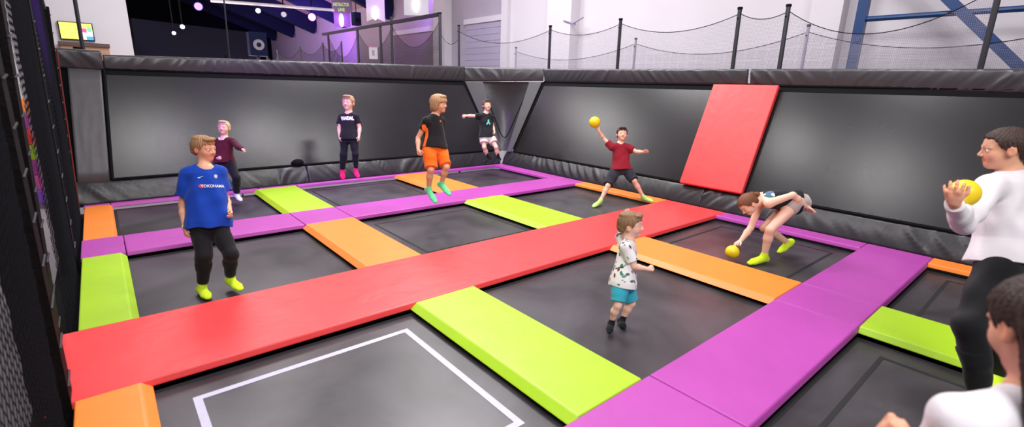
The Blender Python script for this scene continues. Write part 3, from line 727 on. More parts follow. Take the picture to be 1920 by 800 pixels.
# ------------------------------------------------------------------ lights
def area(name, loc, rot, sx, sy, power, col=(1, 1, 1)):
    l = bpy.data.lights.new(name, 'AREA'); l.shape = 'RECTANGLE'; l.size = sx; l.size_y = sy; l.energy = power; l.color = col
    o = bpy.data.objects.new(name, l); C.objects.link(o); o.location = loc; o.rotation_euler = rot; return o
def aim(o, tgt):
    d = Vector(tgt)-o.location; o.rotation_euler = d.to_track_quat('-Z', 'Y').to_euler()
def spot(name, loc, tgt, power, col, ang, blend=.5, r=.15):
    l = bpy.data.lights.new(name, 'SPOT'); l.energy = power; l.color = col; l.spot_size = ang; l.spot_blend = blend; l.shadow_soft_size = r
    o = bpy.data.objects.new(name, l); C.objects.link(o); o.location = loc; aim(o, tgt); return o
LW = (1, .97, .98)
area('unseen_overhead_light', (1.4, .0, 6.2), (0, 0, 0), 1.5, .7, 150, LW)
area('unseen_overhead_light', (3.7, 1.5, 4.9), (0, 0, 0), 1.0, .7, 75, LW)
near_fill = area('unseen_overhead_light', (.6, -6.0, 5.6), (0, 0, 0), 4.0, 2.0, 420, LW); aim(near_fill, (4, 0, 0))  # fill added behind the camera to brighten the near court
area('unseen_overhead_light', (6.0, -.8, 6.2), (0, 0, 0), 1.8, .7, 160, LW)
area('unseen_overhead_light', (2.4, 9.2, 6.2), (0, 0, 0), 2.2, 2.6, 300, LW)
area('unseen_overhead_light', (6.7, 8.0, 6.2), (0, 0, 0), 1.4, 2.0, 210, LW)
area('unseen_overhead_light', (5.6, 4.4, 6.6), (0, 0, 0), 3.0, 3.0, 500, LW)  # broad light added for even brightness, kept out of the wall beds' reflections
spot('violet_spot', (-1.2, 3.0, 3.9), (2.6, 5.0, .9), 1300, (.34, .06, 1.0), .8)
spot('violet_spot', (7.2, 19.6, 4.3), (10.6, 25, 2.8), 1700, (.40, .10, 1.0), 1.5)  # unseen violet source added to tint the far wall, apart from the lenses
spot('violet_spot', (9.7, 12.6, 5.6), (10.5, 20, 2.6), 500, (.45, .18, 1.0), 1.5)
spot('violet_spot', (3.0, 9.0, 5.2), (10.5, 7.5, 3.0), 260, (.55, .35, 1.0), 1.2)
spot('side_spot', (1.2, -2.0, 5.6), (10.5, -1.3, 2.7), 260, (1, .93, .96), .55, r=.12)
area('wall_wash', (8.0, 3.6, 6.8), (0, math.radians(-42), 0), .5, 8, 60, (1, .94, 1))
area('back_wash', (-1.5, 10.5, 5.5), (math.radians(-55), 0, 0), 5, .5, 45, (.93, .84, 1))
area('roof_wash', (4.5, 20, 2.2), (PI, 0, 0), 6, 10, 900, (1, .72, .75))  # uplight added without a fixture to brighten the roof boards
area('roof_wash', (-.5, 16.5, 2.6), (PI, 0, 0), 5, 5, 600, (1, .72, .75))  # second added uplight, for the left part of the roof
area('far_wash', (5.5, 24, 3.4), (0, math.radians(-90), 0), 2, 16, 160, (.95, .70, 1))  # added light without a fixture, lifts the dim far wall
w = bpy.data.worlds.new('World'); S.world = w; w.use_nodes = True
w.node_tree.nodes['Background'].inputs['Color'].default_value = (1.0, .95, 1.0, 1); w.node_tree.nodes['Background'].inputs['Strength'].default_value = .30
# ------------------------------------------------------------------ people: one continuous surface each, grown from a distance field
def nrmz(v): v = np.asarray(v, float); return v/np.linalg.norm(v)
class Field:
    def __init__(s, lo, hi, vox):
        s.vox = vox; s.lo = np.asarray(lo, float); s.n = np.ceil((np.asarray(hi)-s.lo)/vox).astype(int)+1
        s.D = np.full(s.n, 1.0, np.float32)
        s.ax = [s.lo[i]+vox*np.arange(s.n[i]) for i in range(3)]
    def sub(s, lo, hi):
        i0 = np.clip(np.floor((lo-s.lo)/s.vox).astype(int), 0, s.n); i1 = np.clip(np.ceil((hi-s.lo)/s.vox).astype(int)+1, 0, s.n)
        sl = tuple(slice(a, b) for a, b in zip(i0, i1))
        X = s.ax[0][sl[0]][:, None, None]; Y = s.ax[1][sl[1]][None, :, None]; Z = s.ax[2][sl[2]][None, None, :]
        return sl, X, Y, Z
    def mix(s, sl, d, k, op='u'):
        a = s.D[sl]
        if op == 'u':
            if k > 0:
                h = np.maximum(k-np.abs(a-d), 0)/k; s.D[sl] = np.minimum(a, d)-h*h*k*.25
            else: s.D[sl] = np.minimum(a, d)
        else:
            d = -d
            if k > 0:
                h = np.maximum(k-np.abs(a-d), 0)/k; s.D[sl] = np.maximum(a, d)+h*h*k*.25
            else: s.D[sl] = np.maximum(a, d)
    def cone(s, a, b, ra, rb, k=.02, op='u', flat=False, sq=None):
        """tapered limb from a to b; flat: square-cut ends; sq=(dir, f): squashed by f along dir"""
        a = np.asarray(a, float); b = np.asarray(b, float); R = max(ra, rb)+k+s.vox*2
        sl, X, Y, Z = s.sub(np.minimum(a, b)-R, np.maximum(a, b)+R)
        if s.D[sl].size == 0: return
        w = b-a; L = max(np.linalg.norm(w), 1e-6); u = w/L
        dx, dy, dz = X-a[0], Y-a[1], Z-a[2]
        tt = dx*u[0]+dy*u[1]+dz*u[2]; t = np.clip(tt/L, 0, 1)
        ex, ey, ez = dx-u[0]*t*L, dy-u[1]*t*L, dz-u[2]*t*L
        if sq is not None:
            q = np.asarray(sq[0]); p = (ex*q[0]+ey*q[1]+ez*q[2])*(1/sq[1]-1)
            ex, ey, ez = ex+q[0]*p, ey+q[1]*p, ez+q[2]*p
        if flat:
            fx, fy, fz = dx-u[0]*tt, dy-u[1]*tt, dz-u[2]*tt
            if sq is not None:
                p = (fx*q[0]+fy*q[1]+fz*q[2])*(1/sq[1]-1); fx, fy, fz = fx+q[0]*p, fy+q[1]*p, fz+q[2]*p
            d = np.maximum(np.sqrt(fx*fx+fy*fy+fz*fz)-(ra+(rb-ra)*t), np.abs(tt-L/2)-L/2)
        else:
            d = np.sqrt(ex*ex+ey*ey+ez*ez)-(ra+(rb-ra)*t)
        s.mix(sl, d.astype(np.float32), k, op)
    def ell(s, c, r, axes=None, k=.02, op='u'):
        c = np.asarray(c, float); r = np.asarray(r, float); A = np.eye(3) if axes is None else np.asarray(axes)
        R = max(r)+k+s.vox*2
        sl, X, Y, Z = s.sub(c-R, c+R)
        if s.D[sl].size == 0: return
        dx, dy, dz = X-c[0], Y-c[1], Z-c[2]
        q = [(dx*A[i][0]+dy*A[i][1]+dz*A[i][2])/r[i] for i in range(3)]
        k0 = np.sqrt(q[0]**2+q[1]**2+q[2]**2); k1 = np.sqrt((q[0]/r[0])**2+(q[1]/r[1])**2+(q[2]/r[2])**2)
        d = k0*(k0-1)/np.maximum(k1, 1e-6)
        s.mix(sl, d.astype(np.float32), k, op)
    def loft(s, o, A, zs, rx, ry, k=.02, bend=0.0, p=2.3, off=None):
        """torso-like body along A[2] from o: half widths rx along A[0], ry along A[1] at heights zs"""
        o = np.asarray(o, float); zs = np.asarray(zs, float); R = max(max(rx), max(ry))+k+.03
        e0 = o+A[2]*zs[0]; e1 = o+A[2]*zs[-1]
        sl, X, Y, Z = s.sub(np.minimum(e0, e1)-R, np.maximum(e0, e1)+R)
        if s.D[sl].size == 0: return
        dx, dy, dz = X-o[0], Y-o[1], Z-o[2]
        q = [dx*A[i][0]+dy*A[i][1]+dz*A[i][2] for i in range(3)]
        fx = np.interp(q[2], zs, rx); fy = np.interp(q[2], zs, ry)
        yo = np.interp(q[2], zs, off) if off is not None else 0.0
        rad = (np.abs(q[0]/fx)**p+np.abs((q[1]-yo)/fy)**p)**(1/p)
        d = np.maximum((rad-1)*np.minimum(fx, fy), np.maximum(zs[0]-q[2], q[2]-zs[-1]))
        s.mix(sl, d.astype(np.float32), k)
    def plane(s, p, n):
        """keep the side away from n"""
        n = nrmz(n); d = ((s.ax[0]-p[0])*n[0])[:, None, None]+((s.ax[1]-p[1])*n[1])[None, :, None]+((s.ax[2]-p[2])*n[2])[None, None, :]
        s.D = np.maximum(s.D, d.astype(np.float32))
    def near(s, d=.06): return np.nonzero(np.abs(s.D) < d)
    def wrinkle(s, amp, fr=1.0, seed=0, vert=1.0):
        r = np.random.default_rng(seed); I = s.near(.03)
        P = np.stack([s.ax[i][I[i]] for i in range(3)], 1)
        w = np.zeros(len(P))
        for q in range(5):
            dirv = r.normal(size=3)*np.array([1, 1, vert]); dirv = nrmz(dirv)*r.uniform(18, 48)*fr
            warp = .6*np.sin(P@(r.normal(size=3)*9)+r.uniform(0, 6))
            w += np.sin(P@dirv+warp*1.8+r.uniform(0, 6))
        s.D[I] += (amp*w/2.2).astype(np.float32)
    def mesh(s):
        D = s.D; D[0] = D[-1] = 1; D[:, 0] = D[:, -1] = 1; D[:, :, 0] = D[:, :, -1] = 1
        neg = D < 0; nx, ny, nz = D.shape
        cnt = np.zeros((nx-1, ny-1, nz-1), np.int8)
        cor = [(i, j, k) for i in (0, 1) for j in (0, 1) for k in (0, 1)]
        for (i, j, k) in cor: cnt += neg[i:nx-1+i, j:ny-1+j, k:nz-1+k]
        I = np.nonzero((cnt > 0) & (cnt < 8)); m = len(I[0])
        val = {c: D[I[0]+c[0], I[1]+c[1], I[2]+c[2]].astype(np.float64) for c in cor}
        acc = np.zeros((m, 3)); num = np.zeros(m)
        for a in cor:
            for b in cor:
                if sum(b)-sum(a) == 1 and all(y >= x for x, y in zip(a, b)):
                    va, vb = val[a], val[b]; x = (va < 0) != (vb < 0)
                    t = np.where(x, va/np.where(x, va-vb, 1), 0)
                    for q in range(3): acc[:, q] += np.where(x, a[q]+(b[q]-a[q])*t, 0)
                    num += x
        V = s.lo+s.vox*(np.stack(I, 1)+acc/num[:, None])
        idx = np.full((nx-1, ny-1, nz-1), -1, np.int32); idx[I] = np.arange(m)
        Q = []
        for ax in range(3):
            o = [(1, 2), (2, 0), (0, 1)][ax]
            a = neg; lo = [slice(0, None)]*3; hi = [slice(0, None)]*3; lo[ax] = slice(0, -1); hi[ax] = slice(1, None)
            ch = a[tuple(lo)] != a[tuple(hi)]; E = np.nonzero(ch)
            e = np.stack(E, 1); ok = (e[:, o[0]] > 0) & (e[:, o[1]] > 0) & (e[:, o[0]] < D.shape[o[0]]-1) & (e[:, o[1]] < D.shape[o[1]]-1)
            e = e[ok]; flip = a[tuple(lo)][tuple(e.T)]
            def at_(d0, d1):
                f = e.copy(); f[:, o[0]] -= d0; f[:, o[1]] -= d1; return idx[tuple(f.T)]
            q = np.stack([at_(1, 1), at_(0, 1), at_(0, 0), at_(1, 0)], 1)
            q[~flip] = q[~flip][:, ::-1]; Q.append(q)
        return V, np.concatenate(Q)
def np_mesh(name, V, Q):
    me = bpy.data.meshes.new(name); me.vertices.add(len(V)); me.vertices.foreach_set('co', V.astype(np.float32).ravel())
    me.loops.add(Q.size); me.loops.foreach_set('vertex_index', Q.astype(np.int32).ravel())
    me.polygons.add(len(Q)); me.polygons.foreach_set('loop_start', np.arange(0, Q.size, 4, dtype=np.int32))
    me.polygons.foreach_set('use_smooth', np.ones(len(Q), bool)); me.update(calc_edges=True); return me
def smooth_v(V, Q, it=1, lam=.5):
    for _ in range(it):
        acc = np.zeros_like(V); n = np.zeros(len(V))
        for a, b in ((0, 1), (1, 2), (2, 3), (3, 0)):
            for i, j in ((a, b), (b, a)):
                for q in range(3): acc[:, q] += np.bincount(Q[:, i], V[Q[:, j], q], len(V))
                n += np.bincount(Q[:, i], minlength=len(V))
        V = V+lam*(acc/np.maximum(n, 1)[:, None]-V)
    return V
BVHS = {}; SETTLE = []
def emit_mesh(name, F, colfn, m, parent, sm=1, keep=False):
    V, Q = F.mesh(); V = smooth_v(V, Q, sm)
    col = np.ones((len(V), 4), np.float32)
    col[:, :3] = colfn(V) if callable(colfn) else np.asarray(colfn)[None]
    me = np_mesh(name, V, Q)
    ca = me.color_attributes.new('Col', 'FLOAT_COLOR', 'POINT'); ca.data.foreach_set('color', col.ravel())
    if keep: BVHS[keep] = BVHTree.FromPolygons([tuple(v) for v in V], [tuple(int(i) for i in q) for q in Q])
    local(parent, me); return link(name, me, m, parent)

def person(key, label, J, s, cam_depth, face, up=(0, 0, 1), skin=srgb(226, 170, 145), hair='short', haircol=srgb(120, 85, 60), top=None, bottom=None, sock=None, hand={}, headh=None, eye=True, vox=.0042, feet=True, groundz=None):
    """J: joints. head neck Ls Le Lw Lt Rs Re Rw Rt Lh Lk La Lo Rh Rk Ra Ro (shoulder elbow wrist tip / hip knee ankle toe)"""
    J = {k: np.asarray(v, float) for k, v in J.items()}
    allp = np.array(list(J.values())); lo = allp.min(0)-.20*s-.02; hi = allp.max(0)+.20*s+.02
    base = (J['La']+J['Ra'])/2 if feet else (J['Lh']+J['Rh'])/2
    zb = min(J['Lo'][2], J['Ro'][2])-.02 if groundz is None else groundz
    root = empty('person', (float(base[0]), float(base[1]), float(zb)), label, 'person')
    # body frame
    P = (J['Lh']+J['Rh'])/2; N = J['neck']; sh = (J['Ls']+J['Rs'])/2
    u = nrmz(N-P); r = nrmz((J['Ls']-J['Rs'])*.6+(J['Lh']-J['Rh'])*.4); r = nrmz(r-u*(r@u)); f = np.cross(r, u)*-1   # r: to the person's left; f: forward
    f = np.cross(u, r)*-1
    A = np.array([r, f, u]); L = np.linalg.norm(N-P)
    # head frame
    hf = nrmz(face); hu = nrmz(np.asarray(up, float)-hf*(np.asarray(up, float)@hf)); hr = np.cross(hu, hf)   # hr: person's left? sign unimportant, symmetric
    HA = np.array([hr, hf, hu]); hh = headh or .205*s; HC = J['head']
    def hp(x, y, z): return HC+(hr*x+hf*y+hu*z)*hh
    F = Field(lo, hi, vox)
    sw = np.linalg.norm(J['Ls']-J['Rs'])/2
    cw = .118*s; cdp = .080*s
    # trunk
    F.loft(P, A, [-.06*s, 0, .3*L, .62*L, .86*L, L], [.10*s, .122*s, .108*s, .125*s, .105*s, .05*s], [.075*s, .085*s, .078*s, .085*s, .065*s, .045*s], k=.03*s)
    for a in 'LR':
        F.cone(J[a+'s'], N-u*.02*s, .040*s, .040*s, .04*s)
        F.cone(J[a+'s'], J[a+'e'], .042*s, .031*s, .03*s)
        e = J[a+'e']; w = J[a+'w']
        F.cone(e, e+(w-e)*.35, .031*s, .033*s, .015*s); F.cone(e+(w-e)*.35, w, .033*s, .0205*s, .015*s)
        F.cone(J[a+'h'], J[a+'k'], .070*s, .043*s, .04*s)
        k_ = J[a+'k']; an = J[a+'a']
        bk = nrmz(np.cross(np.cross(an-k_, f), an-k_)+1e-6)
        F.cone(k_, k_+(an-k_)*.35-f*.010*s, .042*s, .044*s, .02*s); F.cone(k_+(an-k_)*.35-f*.008*s, an, .043*s, .026*s, .02*s)
    def foot(F, a, g=0.0):
        an = J[a+'a']; to = J[a+'o']; d = to-an; dn = nrmz(d)
        shin = nrmz(an-J[a+'k']); heel = an+shin*.030*s-nrmz(d-shin*(d@shin))*.028*s
        ball = an+(to-an)*.72+shin*.006*s
        sd = nrmz(np.cross(dn, shin)); flat = nrmz(np.cross(sd, dn))
        F.cone(an, heel, .030*s+g, .031*s+g, .02*s); F.cone(heel, ball, .030*s+g, .035*s+g, .02*s, sq=(flat, .75)); F.cone(an+shin*.01*s, ball, .026*s+g, .024*s+g, .02*s)
        F.cone(ball, to, .036*s+g, .026*s+g, .012*s, sq=(flat, .62))
    for a in 'LR': foot(F, a)
    # hands: palm, four unequal bent fingers, thumb from the side of the palm
    def handf(a):
        w = J[a+'w']; t = J[a+'t']; d = nrmz(t-w); hl = .098*s*1.08
        pn = hand.get(a+'n'); pn = (-r if a == 'L' else r) if pn is None else np.asarray(pn, float)   # palm faces this way
        pn = nrmz(pn-d*(pn@d)); sd = np.cross(d, pn); curl = hand.get(a+'c', .5); spread = hand.get(a+'s', .12)
        ts = -1 if a == 'L' else 1
        kn = w+d*hl*.48
        F.cone(w, w+d*hl*.20, .0195*s, .021*s, .012*s, sq=(pn, .75))
        F.cone(w+d*hl*.16+sd*.012*s, kn+sd*.017*s, .0155*s, .0135*s, .012*s, sq=(pn, .8)); F.cone(w+d*hl*.16-sd*.010*s, kn-sd*.018*s, .0165*s, .0125*s, .012*s, sq=(pn, .8))
        lens = (.42, .48, .45, .35); rad = (.0076, .0078, .0076, .0066)
        for i in range(4):
            o = (1.5-i)*.0150*s*ts; b = kn+sd*o-d*(.004*s if i in (1, 2) else .008*s)
            dd = nrmz(d+sd*spread*(1.5-i)*ts*.5); ln = lens[i]*hl*1.08; p = b
            ang = 0
            for j, fr in enumerate((.45, .31, .24)):
                ang += curl*(.75, .9, .6)[j]*(1+.08*i); q = p+(dd*math.cos(ang)+pn*math.sin(ang))*ln*fr
                F.cone(p, q, rad[i]*s*(1-.08*j), rad[i]*s*(.94-.10*j), .004*s); p = q
        tb = w+d*hl*.20+sd*.019*s*ts+pn*.003*s
        t1 = tb+(d*.62+sd*ts*.70+pn*.30*(1+curl))*.030*s; t2 = t1+nrmz(d*.85+sd*ts*(.35-.5*curl)+pn*(.25+.5*curl))*.028*s
        F.cone(tb, t1, .0115*s, .0095*s, .010*s); F.cone(t1, t2, .0092*s, .0075*s, .004*s)
    for a in 'LR': handf(a)
    # neck and head
    F.cone(N-u*.03*s, hp(0, -.10, -.25), .245*hh, .215*hh, .03*s)
    F.ell(hp(0, -.045, .125), np.array([.365, .455, .375])*hh, HA, .02*s)
    F.ell(hp(0, .10, -.155), np.array([.285, .31, .335])*hh, HA, .12*hh)
    F.ell(hp(0, .27, -.385), np.array([.12, .10, .095])*hh, HA, .10*hh)
    for sx in (-1, 1):
        F.ell(hp(sx*.165, .235, -.13), np.array([.13, .13, .14])*hh, HA, .08*hh)
        F.cone(hp(sx*.06, .395, .085), hp(sx*.24, .33, .075), .032*hh, .028*hh, .06*hh)
        F.ell(hp(sx*.155, .425, -.005), np.array([.085, .06, .055])*hh, HA, .05*hh, op='s')
        F.ell(hp(sx*.155, .325, -.008), np.array([.078, .078, .07])*hh, HA, .012*hh)
        F.ell(hp(sx*.375, -.03, -.03), np.array([.045, .10, .135])*hh, HA, .03*hh)
        F.ell(hp(sx*.425, .0, -.025), np.array([.03, .05, .08])*hh, HA, .02*hh, op='s')
    F.cone(hp(0, .385, .03), hp(0, .475, -.115), .028*hh, .042*hh, .05*hh)
    for sx in (-1, 1): F.ell(hp(sx*.05, .425, -.135), np.array([.038, .045, .032])*hh, HA, .025*hh)
    F.ell(hp(0, .37, -.215), np.array([.105, .05, .026])*hh, HA, .02*hh); F.ell(hp(0, .362, -.262), np.array([.085, .05, .028])*hh, HA, .02*hh)
    F.ell(hp(0, .43, -.238), np.array([.10, .05, .007])*hh, HA, .012*hh, op='s')
    sk = np.array(skin)
    def colskin(V):
        c = np.tile(sk, (len(V), 1)); q = (V-HC)@HA.T/hh; x = np.abs(q[:, 0]); y = q[:, 1]; z = q[:, 2]
        fr = y > .2
        def blend(m, cc, a=1.0): c[m] = c[m]*(1-a)+np.array(cc)*a
        ck = fr & (((x-.19)/.12)**2+((z+.13)/.12)**2 < 1); blend(ck, sk*np.array([1.0, .76, .74]), .22)
        lip = (y > .30) & ((x/.115)**2+((z+.240)/.055)**2 < 1); blend(lip, sk*np.array([.80, .42, .42]), .75)
        e = np.sqrt((x-.155)**2*.75+((z+.006)*1.45)**2)
        ew = (y > .30) & (e < .058); blend(ew, (.75, .72, .70))
        ir = (y > .33) & ((x-.155)**2+(z+.006)**2 < .033**2); blend(ir, (.10, .08, .07))
        ld = (y > .28) & (e >= .058) & (e < .075) & (z > -.02); blend(ld, np.array(haircol)*.5, .14)
        br = (y > .28) & (np.abs(z-.098-.03*(1-((x-.155)/.1)**2)) < .020) & (np.abs(x-.155) < .10); blend(br, np.array(haircol)*.8, .5)
        ear = (x > .36) & (y < .15) & (z < .15) & (z > -.2); blend(ear, sk*np.array([1, .68, .62]), .45)
        for a in 'LR':
            dt = np.linalg.norm(V-J[a+'t'], axis=1); blend(dt < .05*s, sk*np.array([1, .72, .68]), .35)
        return c
    body = emit_mesh('body', F, colskin, SKIN, root, 2)
    # ---- hair
    H = Field(HC-1.0*hh-.02, HC+1.0*hh+.02, min(vox, .004))
    th = {'short': .045, 'crop': .025, 'mop': .085, 'tied': .04, 'long': .06}[hair]
    H.ell(hp(0, -.045, .125), np.array([.365+th, .455+th, .375+th*1.1])*hh, HA, .01)
    if hair in ('short', 'mop'):
        H.ell(hp(0, .30, .42), np.array([.26, .17, .10])*hh, HA, .05*hh)
        H.ell(hp(0, -.1, .42), np.array([.30, .36, .12])*hh, HA, .05*hh)
    if hair == 'mop':
        for sx in (-1, 1): H.ell(hp(sx*.33, -.06, -.10), np.array([.12, .30, .30])*hh, HA, .06*hh)
        H.ell(hp(0, -.36, -.18), np.array([.33, .16, .34])*hh, HA, .06*hh)
    if hair in ('short', 'crop'):
        H.ell(hp(0, -.30, -.08), np.array([.27+th, .20+th, .24])*hh, HA, .06*hh)
    if hair in ('tied', 'long'):
        H.ell(hp(0, -.33, -.08), np.array([.29, .20, .28])*hh, HA, .06*hh)
    # hair line: height below which there is no hair, by how far forward
    X = H.ax[0][:, None, None]-HC[0]; Y = H.ax[1][None, :, None]-HC[1]; Z = H.ax[2][None, None, :]-HC[2]
    qx = np.abs(X*hr[0]+Y*hr[1]+Z*hr[2])/hh; qy = (X*hf[0]+Y*hf[1]+Z*hf[2])/hh; qz = (X*hu[0]+Y*hu[1]+Z*hu[2])/hh
    line = {'short': ([-.6, -.25, -.12, .0, .06, .14, .24, .34, .6], [-.34, -.30, .06, .10, -.04, .02, .22, .235, .22]),
            'crop': ([-.6, -.25, -.12, .0, .06, .14, .24, .34, .6], [-.30, -.26, .08, .10, .0, .05, .26, .29, .30]),
            'mop': ([-.6, -.2, .0, .10, .18, .26, .34, .6], [-.50, -.46, -.38, -.28, -.05, .10, .13, .12]),
            'tied': ([-.6, -.25, -.12, .0, .08, .16, .26, .34, .6], [-.34, -.26, .04, .09, .0, .10, .26, .31, .33]),
            'long': ([-.6, -.25, -.12, .0, .08, .16, .26, .34, .6], [-.5, -.4, .0, .09, -.02, .10, .24, .30, .33])}[hair]
    g = (np.interp(qy, line[0], line[1])-qz+(.02*np.sin(qx*42+qy*17)+.012*np.sin(qx*90)))*hh
    H.D = np.maximum(H.D, (g*.8).astype(np.float32))
    if hair == 'tied':
        H.ell(hp(0, -.50, .20), np.array([.10, .12, .10])*hh, HA, .04*hh)
        H.cone(hp(0, -.52, .18), hp(0, -.68, -.05), .075*hh, .11*hh, .05*hh); H.cone(hp(0, -.68, -.05), hp(0, -.66, -.55), .11*hh, .05*hh, .05*hh)
    if hair == 'long':
        [H.cone(hp(sx*.27, -.25, .0), hp(sx*.24, -.27, -.85), .15*hh, .14*hh, .08*hh) for sx in (-1, 1)]; H.cone(hp(0, -.36, .1), hp(0, -.48, -.55), .27*hh, .24*hh, .1*hh); H.cone(hp(.0, -.48, -.5), hp(0, -.50, -.82), .23*hh, .14*hh, .1*hh)
    I = H.near(.02); Pn = np.stack([H.ax[i][I[i]] for i in range(3)], 1)-HC
    qn = Pn@HA.T/hh; sa = np.arctan2(qn[:, 0], qn[:, 1]+.2)
    H.D[I] += (.010*hh*(np.sin(sa*38+3*np.sin(qn[:, 2]*9))+.7*np.sin(sa*71+qn[:, 2]*13))).astype(np.float32)
    hc = np.array(haircol)
    def colhair(V):
        q = (V-HC)@HA.T/hh; sa = np.arctan2(q[:, 0], q[:, 1]+.2); w = .5+.5*np.sin(sa*44+2.5*np.sin(q[:, 2]*11)); w2 = .5+.5*np.sin(sa*17+q[:, 2]*5)
        return hc[None]*(.72+.38*w+.22*w2)[:, None]
    emit_mesh('hair', H, colhair, HAIR, root, 1)
    # ---- top garment
    out = dict(root=root, A=A, P=P, N=N, L=L, HA=HA, HC=HC, hh=hh, J=J)
    if top:
        T = Field(lo, hi, vox); g = top.get('ease', .012)*s; hem = top.get('hem', -.06)*s; gb = max(0, (bottom or {}).get('ease', 0)*s+.030*s-g)
        wv = top.get('wide', 1.0)
        T.loft(P, A, [hem-.02*s, 0, .32*L, .64*L, .88*L, L+.01*s], [(.130*s+g)*wv+gb, (.127*s+g)*wv+gb, (.116*s+g)*wv+gb*.3, .128*s+g, .112*s+g, .048*s+g], [(.095*s+g)*wv+gb, (.092*s+g)*wv+gb, (.086*s+g)*wv+gb*.3, .088*s+g, .068*s+g, .043*s+g], k=0)
        T.plane(P+u*hem, -u)
        ln = top.get('sleeve', .55); sleeveless = top.get('tank')
        for a in 'LR':
            S0, E0, W0 = J[a+'s'], J[a+'e'], J[a+'w']
            if sleeveless:
                T.ell(S0+r*(1 if a == 'L' else -1)*.040*s, [.055*s]*3, None, .01*s, op='s'); T.cone(S0+(N-S0)*.55, N-u*.03*s, .030*s, .034*s, .02*s)
                continue
            T.cone(S0-(E0-S0)*.05, N-u*.025*s, .043*s+g, .042*s+g*.5, .04*s)
            if ln <= 1:
                E1 = S0+(E0-S0)*ln; T.cone(S0, S0+(E1-S0)*.6, .044*s+g, .046*s+g, .03*s); T.cone(S0+(E1-S0)*.15, E1, .044*s+g*.9, .044*s+g*1.5, .012*s, flat=True)
            else:
                W1 = E0+(W0-E0)*(ln-1); T.cone(S0, E0, .043*s+g, .036*s+g, .03*s); T.cone(E0, E0+(W1-E0)*.5, .036*s+g, .034*s+g, .02*s); T.cone(E0+(W1-E0)*.3, W1, .034*s+g*.9, .024*s+g, .015*s, flat=True)
        T.wrinkle(top.get('amp', .004)*s, 1.0, seed=len(label), vert=.6)
        nk = top.get('neck', .062)
        T.cone(N-u*.012*s+f*.012*s, N+u*.12*s+f*.03*s, nk*s, nk*s*1.5, .006*s, op='s')
        if top.get('scoop'): T.ell(N-u*.01*s+f*.06*s, [.06*s, .06*s, .07*s], A, .01*s, op='s')
        cf = top['col']; co = cf if not callable(cf) else (lambda V: cf(V, out, s))
        emit_mesh(top.get('name', 'shirt'), T, co, CLOTH, root, 1, keep=key)
    if bottom:
        B = Field(lo, hi, vox); g = bottom.get('ease', .012)*s; fr = bottom.get('len', .8)
        B.loft(P, A, [-.09*s, -.03*s, .06*s, .10*s], [.118*s+g, .128*s+g, .118*s+g, .112*s+g], [.082*s+g, .090*s+g, .084*s+g, .080*s+g], k=0)
        for a in 'LR':
            h_, k_, an = J[a+'h'], J[a+'k'], J[a+'a']
            if fr <= 1:
                E1 = h_+(k_-h_)*fr; B.cone(h_, h_+(E1-h_)*.55, .074*s+g, .066*s+g, .03*s); B.cone(h_+(E1-h_)*.1, E1, .072*s+g, .050*s+g*bottom.get('flare', 2.0), .02*s, flat=True)
            else:
                E1 = k_+(an-k_)*(fr-1); B.cone(h_, k_, .074*s+g, .047*s+g, .03*s); B.cone(k_, k_+(E1-k_)*.4-f*.008*s, .047*s+g, .046*s+g, .03*s); B.cone(k_+(E1-k_)*.3, E1, .046*s+g*.9, .032*s+g, .02*s, flat=True)
        B.wrinkle(bottom.get('amp', .005)*s, 1.0, seed=len(label)+1, vert=1.0)
        cf = bottom['col']; co = cf if not callable(cf) else (lambda V: cf(V, out, s))
        emit_mesh(bottom.get('name', 'trousers'), B, co, CLOTH, root, 1)
    low = []
    if sock and feet:
        for a in 'LR':
            an = J[a+'a']; to = J[a+'o']
            K = Field(np.minimum(np.minimum(an, to), J[a+'k']*.25+an*.75)-.09*s, np.maximum(np.maximum(an, to), J[a+'k']*.25+an*.75)+.09*s, vox)
            foot(K, a, .005*s); sp = nrmz(J[a+'k']-an); K.cone(an-sp*.01*s, an+sp*sock.get('h', .045)*s, .033*s, .0335*s, .02*s, flat=True)
            cf = sock['col']; co = cf if not callable(cf) else (lambda V, a=a: cf(V, out, s, a))
            so = emit_mesh('sock', K, co, CLOTH, root, 1); low.append(min(v.co.z for v in so.data.vertices)+root.location.z)
        if min(low) < ZB+.001: SETTLE.append((root, ZB+.001-min(low)))
    return out
def decal(root, key, me, org, d, m, name, lift=.003):
    """lay a flat mesh (drawn in the plane through org) onto the garment by projecting along d"""
    t = BVHS[key]; d = Vector(d).normalized()
    bmm = bmesh.new(); bmm.from_mesh(me); bpy.data.meshes.remove(me)
    bmesh.ops.triangulate(bmm, faces=bmm.faces); bad = []
    for v in bmm.verts:
        h = t.ray_cast(v.co-d*.5, d)
        if h[0] is not None: v.co = h[0]-d*lift
        else: bad.append(v)
    if bad: bmesh.ops.delete(bmm, geom=bad, context='VERTS')
    me = bpy.data.meshes.new(name); bmm.to_mesh(me); bmm.free(); local(root, me); return link(name, me, m, root)
def patch(pts, n=6):
    """polygon outline -> finely cut flat mesh"""
    bm = bmesh.new(); vs = [bm.verts.new(tuple(p)) for p in pts]; bm.faces.new(vs); bmesh.ops.triangulate(bm, faces=bm.faces)
    bmesh.ops.subdivide_edges(bm, edges=bm.edges, cuts=n, use_grid_fill=True); return bm_mesh('p', bm)
